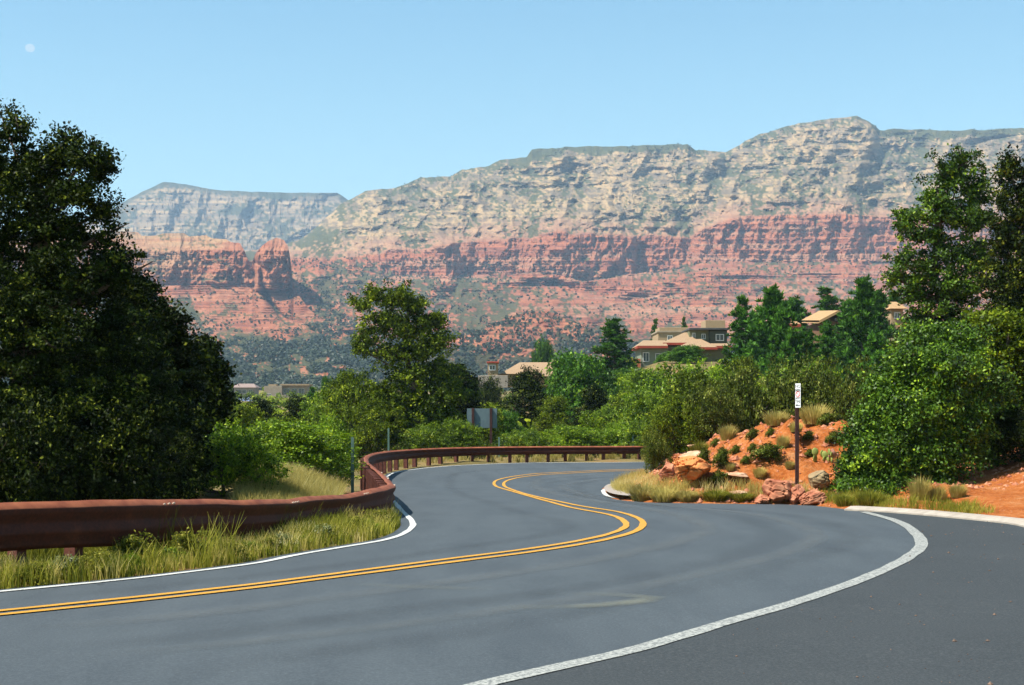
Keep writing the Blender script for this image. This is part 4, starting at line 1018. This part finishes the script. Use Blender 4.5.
# no-parking sign on the bank
Y = 36.15; c = at(797.2, Y, 505); zb = gz(c.x, Y); s_ = Y / F
ps = empty('parking_sign', (c.x, Y, zb), 'tall narrow white no-parking sign on a dark post in front of the red bank', 'sign')
zt = (HY - 383.5) * s_ - zb; zl = (HY - 407.5) * s_ - zb; zp = zt - .02
pm = MB(); pm.box(-.045, .045, .0, .05, -.4, zp); pm.build('post', brown, ps, bevel=.006)
ang = R(-52); pw = 4.2 * s_ / 2 / math.cos(ang) * 1.0
def sgn(p):                                         # sign plane, turned away from the lens
    x, y, z = p; return (x * math.cos(ang) - y * math.sin(ang), x * math.sin(ang) + y * math.cos(ang) - .09, z)
def signbox(name, mat, x0, x1, z0, z1, y0, y1):
    mb = MB(); mb.box(x0, x1, y0, y1, z0, z1); mb.v = [sgn(v) for v in mb.v]; return mb.build(name, mat, ps)
wpm = simple('sign_white', (.72, .72, .72), (.80, .80, .78), 3, .4)
redm = simple('sign_red', (.5, .03, .03), (.55, .04, .04), 3, .4); blk = simple('sign_black', (.02, .02, .02), (.03, .03, .03), 3, .4)
signbox('sign_plate', wpm, -pw, pw, zl, zt, .0, .006)
def text(body, size, z, mat, x=0):
    cu = bpy.data.curves.new('t', 'FONT'); cu.body = body; cu.size = size; cu.align_x = 'CENTER'; cu.align_y = 'CENTER'; cu.extrude = .0008
    t = bpy.data.objects.new('t', cu); col.objects.link(t); bpy.context.view_layer.update()
    me = bpy.data.meshes.new_from_object(t.evaluated_get(bpy.context.evaluated_depsgraph_get())); bpy.data.objects.remove(t)
    wmax = max(v.co.x for v in me.vertices) - min(v.co.x for v in me.vertices); k = min(1, pw * 1.75 / wmax)
    for v in me.vertices: v.co = sgn((v.co.x * k + x, -.0035 - v.co.z, v.co.y + z))
    me.materials.clear(); me.materials.append(mat); link('lettering', me, ps)
text('NO', .11, zt - .07, blk); text('PARKING', .10, zt - .17, blk); text('ANY', .09, zl + .22, blk); text('TIME', .09, zl + .14, blk)
# red ring with slash, and the arrow
mb = MB(); zc = (zt + zl) / 2 + .03; n = 24
for i in range(n):
    a0, a1 = 2 * math.pi * i / n, 2 * math.pi * (i + 1) / n
    mb.poly([sgn((math.cos(a) * rr * min(1, pw * .8 / .075), -.003, zc + math.sin(a) * rr)) for a, rr in ((a0, .075), (a1, .075), (a1, .055), (a0, .055))])
mb.poly([sgn((x, -.0035, zc + z)) for x, z in ((-.05, .04), (-.04, .05), (.05, -.04), (.04, -.05))])
mb.build('prohibition_symbol', redm, ps)
mb = MB(); mb.poly([sgn((x * pw, -.0035, zl + .055 + z)) for x, z in ((.8, .01), (.8, -.01), (-.2, -.01), (-.2, -.035), (-.85, 0), (-.2, .035), (-.2, .01))]); mb.build('arrow', blk, ps)

# ------------------------------------------------------------------ rocks
rockr = simple('red_boulder', (.26, .065, .03), (.52, .24, .13), 2.2, .9, .04)
rockg = simple('lichen_boulder', (.16, .10, .05), (.34, .25, .13), 5, .9, .03)
rockp = simple('pale_slab', (.38, .17, .08), (.58, .38, .25), 2.5, .9, .03)
def rock(name, px, py, wpx, hpx, dm, mat, label, seed, cuts=11, tilt=0, dz=0):
    Y = bankY(px, py); X = (px - CX) / F * Y; z = gz(X, Y); r = np.random.default_rng(seed)
    bm = bmesh.new(); bmesh.ops.create_icosphere(bm, subdivisions=5, radius=1)
    P = np.array([v.co[:] for v in bm.verts])
    for _ in range(cuts):
        n = r.normal(size=3); n[2] *= .7; n /= np.linalg.norm(n); d = r.uniform(.5, .82); h = P @ n
        P -= np.outer(np.maximum(h - d, 0), n)
    P *= (1 + .06 * (fbm(P[:, 0] * 3 + P[:, 2] * 2, P[:, 1] * 3 + P[:, 2], 4, seed) - .5))[:, None]
    cr_ = np.abs(fbm(P[:, 0] * 1.3 + seed, P[:, 2] * 2.2 + P[:, 1], 3, seed + 9) - .5); P *= (1 - .16 * np.exp(-(cr_ / .035) ** 2))[:, None]; P *= (1 + .05 * np.abs(((P[:, 2] * 3.1 + P[:, 0] * .8 + fbm(P[:, 0] * 2, P[:, 1] * 2, 2, seed)) % 1) - .3))[:, None]
    P /= np.abs(P).max(0)
    sx = wpx / F * Y / 2; sz = hpx / F * Y / 2
    for v, p in zip(bm.verts, P): v.co = (p[0] * sx, p[1] * dm / 2, p[2] * sz + sz * .8)
    if tilt: bmesh.ops.rotate(bm, verts=bm.verts, cent=(0, 0, sz), matrix=Matrix.Rotation(tilt, 3, 'Y'))
    me = bpy.data.meshes.new(name); bm.to_mesh(me); bm.free(); me.materials.append(mat)
    o = link(name, me); o.location = (X, Y, z - .04 + dz); return tag(o, label, 'boulder' if 'boulder' in name else 'rock')
rock('boulder', 777, 502, 30, 29, 1.0, rockr, 'big split orange boulder left of the sign post', 1)
rock('boulder', 763, 503, 18, 12, .8, rockr, 'low orange boulder leaning on the split boulder', 6)
rock('boulder', 798, 503, 20, 24, .8, rockr, 'red boulder directly behind the sign post', 2)
rock('boulder', 812, 504, 28, 18, .7, rockr, 'wedge-shaped dark red boulder right of the sign post', 3, tilt=-.45)
rock('boulder', 817, 487, 26, 20, .8, rockg, 'rounded grey-brown boulder above the red ones', 4, cuts=5)
rock('boulder', 788, 490, 15, 13, .7, rockr, 'small orange boulder between the split boulder and the post', 5)
rock('rock_slab', 693, 462, 46, 14, 1.8, rockp, 'pale flat rock ledge at the top of the orange outcrop', 7)
rock('rock_slab', 690, 485, 42, 34, 2.0, simple('orange_rock', (.46, .12, .03), (.62, .26, .08), 3, .9, .06), 'crumbling orange outcrop at the left nose of the bank', 8)
rock('rock_slab', 735, 477, 28, 6, 1.0, rockp, 'pale thin slab lying on the soil above the green tufts', 9)
rock('rock_slab', 738, 495, 20, 6, .7, rockp, 'pale slab at the foot of the bank', 10)
rock('rock_slab', 700, 449, 26, 7, 1.0, rockp, 'small ledge under the chaparral above the orange outcrop', 12)
rock('rock_slab', 670, 478, 22, 20, 1.4, rockr, 'dark-cracked rock below the overhanging low bush', 13)
# loose stones on the soil
r = np.random.default_rng(77); V = []; Fs = []; nb_ = 0
base = np.array([(1, 0, 0), (-1, 0, 0), (0, 1, 0), (0, -1, 0), (0, 0, 1), (0, 0, -1)], float)
bf = np.array([(0, 2, 4), (2, 1, 4), (1, 3, 4), (3, 0, 4), (2, 0, 5), (1, 2, 5), (3, 1, 5), (0, 3, 5)])
while nb_ < 9000:
    px = r.uniform(635, 1080); Y = r.uniform(34, 58); X = (px - CX) / F * Y
    V.append((X, Y)); nb_ += 1
V = np.array(V); z, isl_, di_, _ = terrain(V[:, 0], V[:, 1], True); k = isl_ & (di_ > .15); V = V[k]; z = z[k]
sz = .015 + .11 * r.random(len(V)) ** 4
near_kerb = (di_[k] < 1.5) & (V[:, 0] > 11); sz[near_kerb] *= 1.6
P = base[None] * (sz[:, None, None] * r.uniform(.5, 1.3, (len(V), 6, 1))) * (1, 1, .7) + np.c_[V, z][:, None] + r.normal(0, .15, (len(V), 6, 3)) * sz[:, None, None]
Fc = (bf[None] + np.arange(len(V))[:, None, None] * 6).reshape(-1, 3)
tag(link('loose_stones', npmesh('loose_stones', P.reshape(-1, 3), Fc, rockr)), 'loose red stones strewn over the bank', 'stones', kind='stuff')
# grit on the shoulder and along the asphalt edge
r = np.random.default_rng(78); Yg = 9 + 26 * r.random(900) ** 1.3; Xg = r.uniform(1, 13, 900)
qq = np.c_[Xg, Yg]; kq = inside(qq, np.array(sh)); qq = qq[kq]; zq = gprof(qq[:, 1]) + .008
szq = .006 + .022 * r.random(len(qq)) ** 4
P = base[None] * (szq[:, None, None] * r.uniform(.6, 1.3, (len(qq), 6, 1))) * (1, 1, .7) + np.c_[qq, zq][:, None]
Fc = (bf[None] + np.arange(len(qq))[:, None, None] * 6).reshape(-1, 3)
tag(link('grit', npmesh('grit', P.reshape(-1, 3), Fc, simple('grit_stone', (.03, .028, .026), (.26, .16, .11), .9, .9))), 'fine grit scattered on the dark road shoulder', 'grit', kind='stuff')
# prickly pear
Y = bankY(826, 462); X = (826 - CX) / F * Y; z = gz(X, Y)
ca = empty('prickly_pear', (X, Y, z), 'small prickly pear cactus above the grey-brown boulder', 'cactus')
cm = simple('cactus_pad', (.14, .18, .04), (.32, .34, .07), 4, .6); cm2 = simple('cactus_pad_red', (.30, .10, .08), (.36, .22, .12), 4, .6)
for i in range(15):
    r_ = random.Random(i); bm = bmesh.new(); bmesh.ops.create_icosphere(bm, subdivisions=2, radius=1)
    a_ = r_.uniform(0, 3.14); s0 = r_.uniform(.06, .09); ox, oy, oz = r_.uniform(-.35, .35), r_.uniform(-.2, .2), r_.uniform(.06, .3)
    for v in bm.verts:
        x, y, zz = v.co.x * s0, v.co.y * .03, v.co.z * s0 * 1.2
        v.co = (x * math.cos(a_) - y * math.sin(a_) + ox, x * math.sin(a_) + y * math.cos(a_) + oy, zz + oz)
    me = bpy.data.meshes.new('pad'); bm.to_mesh(me); bm.free(); me.materials.append(cm2 if ox > .12 else cm); link('pad', me, ca)

# ------------------------------------------------------------------ houses
tan = simple('tan_stucco', (.29, .20, .11), (.35, .25, .15), 2, .9)
olive = simple('olive_stucco', (.13, .13, .07), (.18, .18, .10), 2, .9)
sage_ = simple('sage_stucco', (.16, .18, .13), (.2, .22, .16), 2, .9)
beige = simple('beige_stucco', (.24, .19, .13), (.32, .26, .19), 1, .9)
grw = simple('grey_stucco', (.26, .22, .18), (.34, .29, .24), 1, .9)
tile = simple('tan_roof_tile', (.25, .16, .09), (.34, .225, .13), 2, .85, .05, stretch=(6, 1, 1))
otile = simple('orange_roof_tile', (.30, .17, .075), (.40, .25, .12), 2, .85, .05, stretch=(6, 1, 1))
redf = simple('red_fascia', (.26, .035, .02), (.34, .06, .03), 2, .7)
darkw = simple('window_glass', (.015, .02, .025), (.04, .05, .055), 1, .15, spec=.6)
wfr = simple('window_frame', (.5, .5, .48), (.62, .62, .58), 2, .6)
bluer = simple('blue_roof', (.10, .13, .24), (.16, .19, .30), 1, .7)
class House:
    def __init__(s, name, px, Y, pyb, label, cat='house'):
        s.Y = Y; s.k = Y / F; s.px = px; c = at(px, Y, pyb); s.z = c.z
        s.e = empty(name, (c.x, Y, c.z), label, cat); s.pyb = pyb
    def x(s, px, d=0): return (px - CX) * s.k - (s.px - CX) * s.k
    def zz(s, py): return (HY - py) * s.k - s.z
    def block(s, name, mat, x0, x1, t, b_, d0=0, d1=6):
        return MB().box(s.x(x0), s.x(x1), d0, d1, s.zz(b_), s.zz(t)).build(name, mat, s.e, bevel=.03)
    def window(s, x0, x1, t, b_, d=0, frame=True):
        X0, X1, Z0, Z1 = s.x(x0), s.x(x1), s.zz(b_), s.zz(t); f = .09
        mb = MB()
        for q in ((X0 - f, X1 + f, Z1, Z1 + f), (X0 - f, X1 + f, Z0 - f, Z0), (X0 - f, X0, Z0, Z1), (X1, X1 + f, Z0, Z1), ((X0 + X1) / 2 - .03, (X0 + X1) / 2 + .03, Z0, Z1)):
            mb.box(q[0], q[1], d - .10, d + .02, q[2], q[3])
        fr = mb.build('window', wfr, s.e)
        MB().box(X0, X1, d - .05, d + .015, Z0, Z1).build('pane', darkw, fr)
    def hip(s, name, mat, x0, x1, eave, ridge, r0, r1, d0, d1, fascia=None, over=.5):
        X0, X1, E, Rg = s.x(x0), s.x(x1), s.zz(eave), s.zz(ridge); dm = (d0 + d1) / 2; A, B = s.x(r0), s.x(r1)
        mb = MB(); e = [(X0, d0, E), (X1, d0, E), (X1, d1, E), (X0, d1, E)]; t = [(A, dm, Rg), (B, dm, Rg)]
        mb.poly([e[0], e[1], t[1], t[0]]); mb.poly([e[2], e[3], t[0], t[1]]); mb.poly([e[1], e[2], t[1]]); mb.poly([e[3], e[0], t[0]]); mb.poly([e[0], e[3], e[2], e[1]])
        o = mb.build(name, mat, s.e)
        if fascia: MB().box(X0 - .02, X1 + .02, d0 - .02, d1 + .02, E - .30, E - .01).build('fascia', fascia, o)
        return o
h = House('house', 690, 190, 372, 'tan-roofed house with dark red eaves and an olive upper storey')
h.block('wall', sage_, 641, 668, 346.5, 372, 0, 9); h.block('wall', olive, 668, 705, 346, 372, 1.6, 10); h.block('wall', olive, 700, 728, 346, 372, .8, 10)
h.hip('roof', tile, 637, 667, 346, 339, 646, 668, -1, 9, redf)
h.hip('roof', tile, 664, 700, 342.3, 330, 690, 697, 1, 12, redf)
h.hip('roof', tile, 676, 716, 347.5, 338, 698, 704, -1.4, 7, redf)
h.hip('roof', tile, 710, 731, 346, 342.5, 714, 731, -.6, 6, redf)
h.block('upper_storey', olive, 693, 713, 328.5, 343, 4, 11); h.block('upper_storey', simple('dark_stucco', (.045, .05, .03), (.07, .075, .05), 2, .9), 713, 731, 329, 344, 3.4, 11)
h.block('roof_slab', simple('dark_fascia', (.05, .05, .05), (.08, .08, .08), 2, .8), 692, 733, 326.6, 328.6, 2.8, 11.6)
h.window(720, 727, 333.5, 339, 3.4); h.window(696.5, 698.5, 332, 336, 4, False); h.window(706, 709, 333, 337, 4)
h.window(643.5, 648.5, 353, 361, 0); h.window(656, 664, 354, 359, 0); h.window(672, 678, 353, 361, 1.6); h.window(684, 690, 354, 361, 1.6)
h.block('terrace_wall', simple('red_wall', (.35, .09, .04), (.42, .13, .07), 2, .9), 626, 640, 359, 368, -1, 0)
h2 = House('house', 690, 250, 352, 'tan flat-roofed house behind the red-eaved house')
h2.block('wall', tan, 658, 694, 332, 352, 0, 10); h2.block('wall', tan, 661, 690, 326.5, 333, 3, 10); h2.block('chimney', tan, 707, 727, 319.5, 340, 2, 8); h2.block('parapet', beige, 657, 695, 331, 332.6, -.2, 10.2); h2.window(668, 672, 336, 342)
h3 = House('house', 524, 185, 386, 'low house with a broad tan hipped roof above the thicket')
h3.block('wall', beige, 492, 556, 373.5, 386, 0, 12); h3.hip('roof', tile, 500, 560, 374, 361, 520, 560, -1, 12, None); h3.hip('roof', tile, 530, 562, 376.5, 370, 536, 560, -3, 4, None)
h3.block('tower', tan, 488, 498, 363, 386, -2, 2); h3.block('tower_cap', redf, 487, 499, 362, 363.5, -2.3, 2.3); h3.block('garden_wall', grw, 479, 508, 376, 388, -4, -3.6); h3.window(490, 495, 366, 370, -2); h3.block('chimney', tan, 553, 557, 357.5, 366, 4, 5.5)
h4 = House('house', 836, 165, 368, 'orange-tiled gabled house behind the pines with a stepped tan chimney')
h4.block('wall', simple('brown_stucco', (.12, .06, .03), (.17, .09, .05), 2, .9), 822, 852, 322, 352, 0, 9)
mb = MB(); A = [h4.x(817), h4.x(836), h4.x(857)]; Z0, Z1, Z2 = h4.zz(321), h4.zz(311), h4.zz(326)
for y0 in (-1.2,):
    mb.poly([(A[0], y0, Z0), (A[1], y0, Z1), (A[1], 9, Z1 + .6), (A[0], 9, Z0 + .6)]); mb.poly([(A[1], y0, Z1), (A[2], y0, Z2), (A[2], 9, Z2 + .6), (A[1], 9, Z1 + .6)])
    mb.poly([(A[0], y0, Z0 - .3), (A[1], y0, Z1 - .3), (A[1], 9, Z1 + .3), (A[0], 9, Z0 + .3)]); mb.poly([(A[1], y0, Z1 - .3), (A[2], y0, Z2 - .3), (A[2], 9, Z2 + .3), (A[1], 9, Z1 + .3)])
    mb.poly([(A[0], y0, Z0 - .3), (A[0], y0, Z0), (A[1], y0, Z1), (A[1], y0, Z1 - .3)]); mb.poly([(A[1], y0, Z1 - .3), (A[1], y0, Z1), (A[2], y0, Z2), (A[2], y0, Z2 - .3)])
mb.build('roof', otile, h4.e)
MB().box(h4.x(834.5), h4.x(837.5), -.05, .1, h4.zz(321), h4.zz(318)).build('gable_vent', darkw, h4.e)
mb = MB(); pts = [(831, 362), (831, 346), (838, 338.5), (846, 344), (848, 357), (848, 362)]
f_ = [(h4.x(a), -4, h4.zz(b_)) for a, b_ in pts]; bk = [(x, -2.2, z) for x, y, z in f_]
mb.poly(f_); mb.poly(bk[::-1])
for i in range(len(f_)): j = (i + 1) % len(f_); mb.poly([f_[i], f_[j], bk[j], bk[i]])
mb.build('chimney', tan, h4.e); MB().box(h4.x(838), h4.x(840.5), -4.05, -3.9, h4.zz(353), h4.zz(349)).build('vent', darkw, h4.e)
mb = MB(); pts = [(835, 368), (836, 362), (844, 357.5), (853, 358), (853, 368)]
f_ = [(h4.x(a), -6, h4.zz(b_)) for a, b_ in pts]; bk = [(x, -4.5, z) for x, y, z in f_]
mb.poly(f_); mb.poly(bk[::-1])
for i in range(len(f_)): j = (i + 1) % len(f_); mb.poly([f_[i], f_[j], bk[j], bk[i]])
mb.build('stepped_wall', tan, h4.e)
h4.hip('roof', otile, 787, 801, 324, 317, 788, 797, 0, 6, redf); h4.block('wall', tan, 789, 800, 324.5, 340, .5, 5)
h4.block('terrace', beige, 796, 832, 362, 368, -6, -3)
h5 = House('house', 898, 150, 345, 'tan tower-like house end beside the big ragged tree')
h5.block('wall', tan, 891, 903, 309, 345, 0, 5); h5.hip('roof', otile, 888, 906, 309, 300, 896, 903, -.8, 6); h5.block('wall', tan, 876, 888, 317, 345, 1, 5); h5.hip('roof', otile, 872, 890, 318, 314, 878, 884, .2, 6); h5.block('terrace_roof', simple('red_roof', (.35, .1, .05), (.45, .2, .12), 2, .9), 898, 915, 324.5, 327, -3, 2); h5.window(895, 899, 313, 318)
v1 = House('house', 285, 500, 399, 'beige flat-roofed valley house with a dark window band')
v1.block('wall', beige, 264, 282, 386, 399, 0, 9); v1.block('wall', beige, 281.5, 307, 385, 399, 2, 10); v1.block('parapet', tan, 280, 309, 384, 385.5, .5, 10.5); v1.block('parapet', tan, 268, 276, 384.2, 386.4, 1, 5)
v1.window(283, 289, 388.5, 394, 2); v1.window(291, 296, 388.5, 394, 2); v1.window(298, 303, 388.5, 394, 2); v1.window(267, 271, 394, 398, 0); v1.block('garden_wall', beige, 268, 292, 395, 400, -3, -2)
v2 = House('house', 243, 520, 397, 'brown-roofed valley house next to the smaller rounded tree')
v2.block('wall', grw, 233, 255, 387, 397, 0, 8); v2.hip('roof', simple('brown_roof', (.20, .14, .12), (.27, .2, .17), 1, .9), 231, 257, 387.5, 383.5, 236, 252, -1, 9); v2.window(238, 246, 390, 393); v2.window(249, 252, 390, 394)
v3 = House('house', 243, 440, 405, 'low valley house with a slate-blue roof below the brown-roofed one')
v3.block('wall', grw, 233, 254, 401, 407, 0, 6); v3.hip('roof', bluer, 231, 256, 401.5, 397, 234, 253, -1, 7); v3.window(236, 241, 402, 404.5)
v4 = House('house', 330, 480, 393, 'tiny tan valley house left of the yellow-green tree')
v4.block('wall', tan, 322, 337, 386.5, 395, 0, 6); v4.block('parapet', beige, 321, 338, 385.5, 387, -.3, 6.3); v4.window(325, 329, 388.5, 391)

# ------------------------------------------------------------------ moon
mm, nt, b = newmat('moon_surface')
f = noisetex(nt, 1.5, 3, .6, 'Generated'); em = N(nt, 'ShaderNodeEmission', Strength=.55); nt.links.new(ramp(nt, f, [(.3, (.5, .66, .78)), (.7, (.62, .78, .88))]), em.inputs[0])
nt.links.new(em.outputs[0], nt.nodes['Material Output'].inputs[0])
bm = bmesh.new(); bmesh.ops.create_icosphere(bm, subdivisions=4, radius=1); me = bpy.data.meshes.new('moon'); bm.to_mesh(me); bm.free(); me.materials.append(mm)
mo = link('moon', me); mo.location = at(30, 30000, 48); mo.scale = (95, 95, 80); tag(mo, 'faint pale moon in the blue sky at the upper left', 'moon')

# ------------------------------------------------------------------ haze
hz = bpy.data.materials.new('haze'); hz.use_nodes = True; nt = hz.node_tree
for n_ in list(nt.nodes):
    if n_.type == 'BSDF_PRINCIPLED': nt.nodes.remove(n_)
pv = N(nt, 'ShaderNodeVolumePrincipled'); pv.inputs['Color'].default_value = (.52, .74, 1.0, 1); pv.inputs['Density'].default_value = 1.0e-4; pv.inputs['Anisotropy'].default_value = 0
nt.links.new(pv.outputs[0], nt.nodes['Material Output'].inputs['Volume'])
mb = MB(); mb.box(-9000, 9000, -300, 9600, -420, 1300); o = mb.build('haze', hz); tag(o, 'thin blue haze in the air before the mountains', 'haze', kind='stuff')
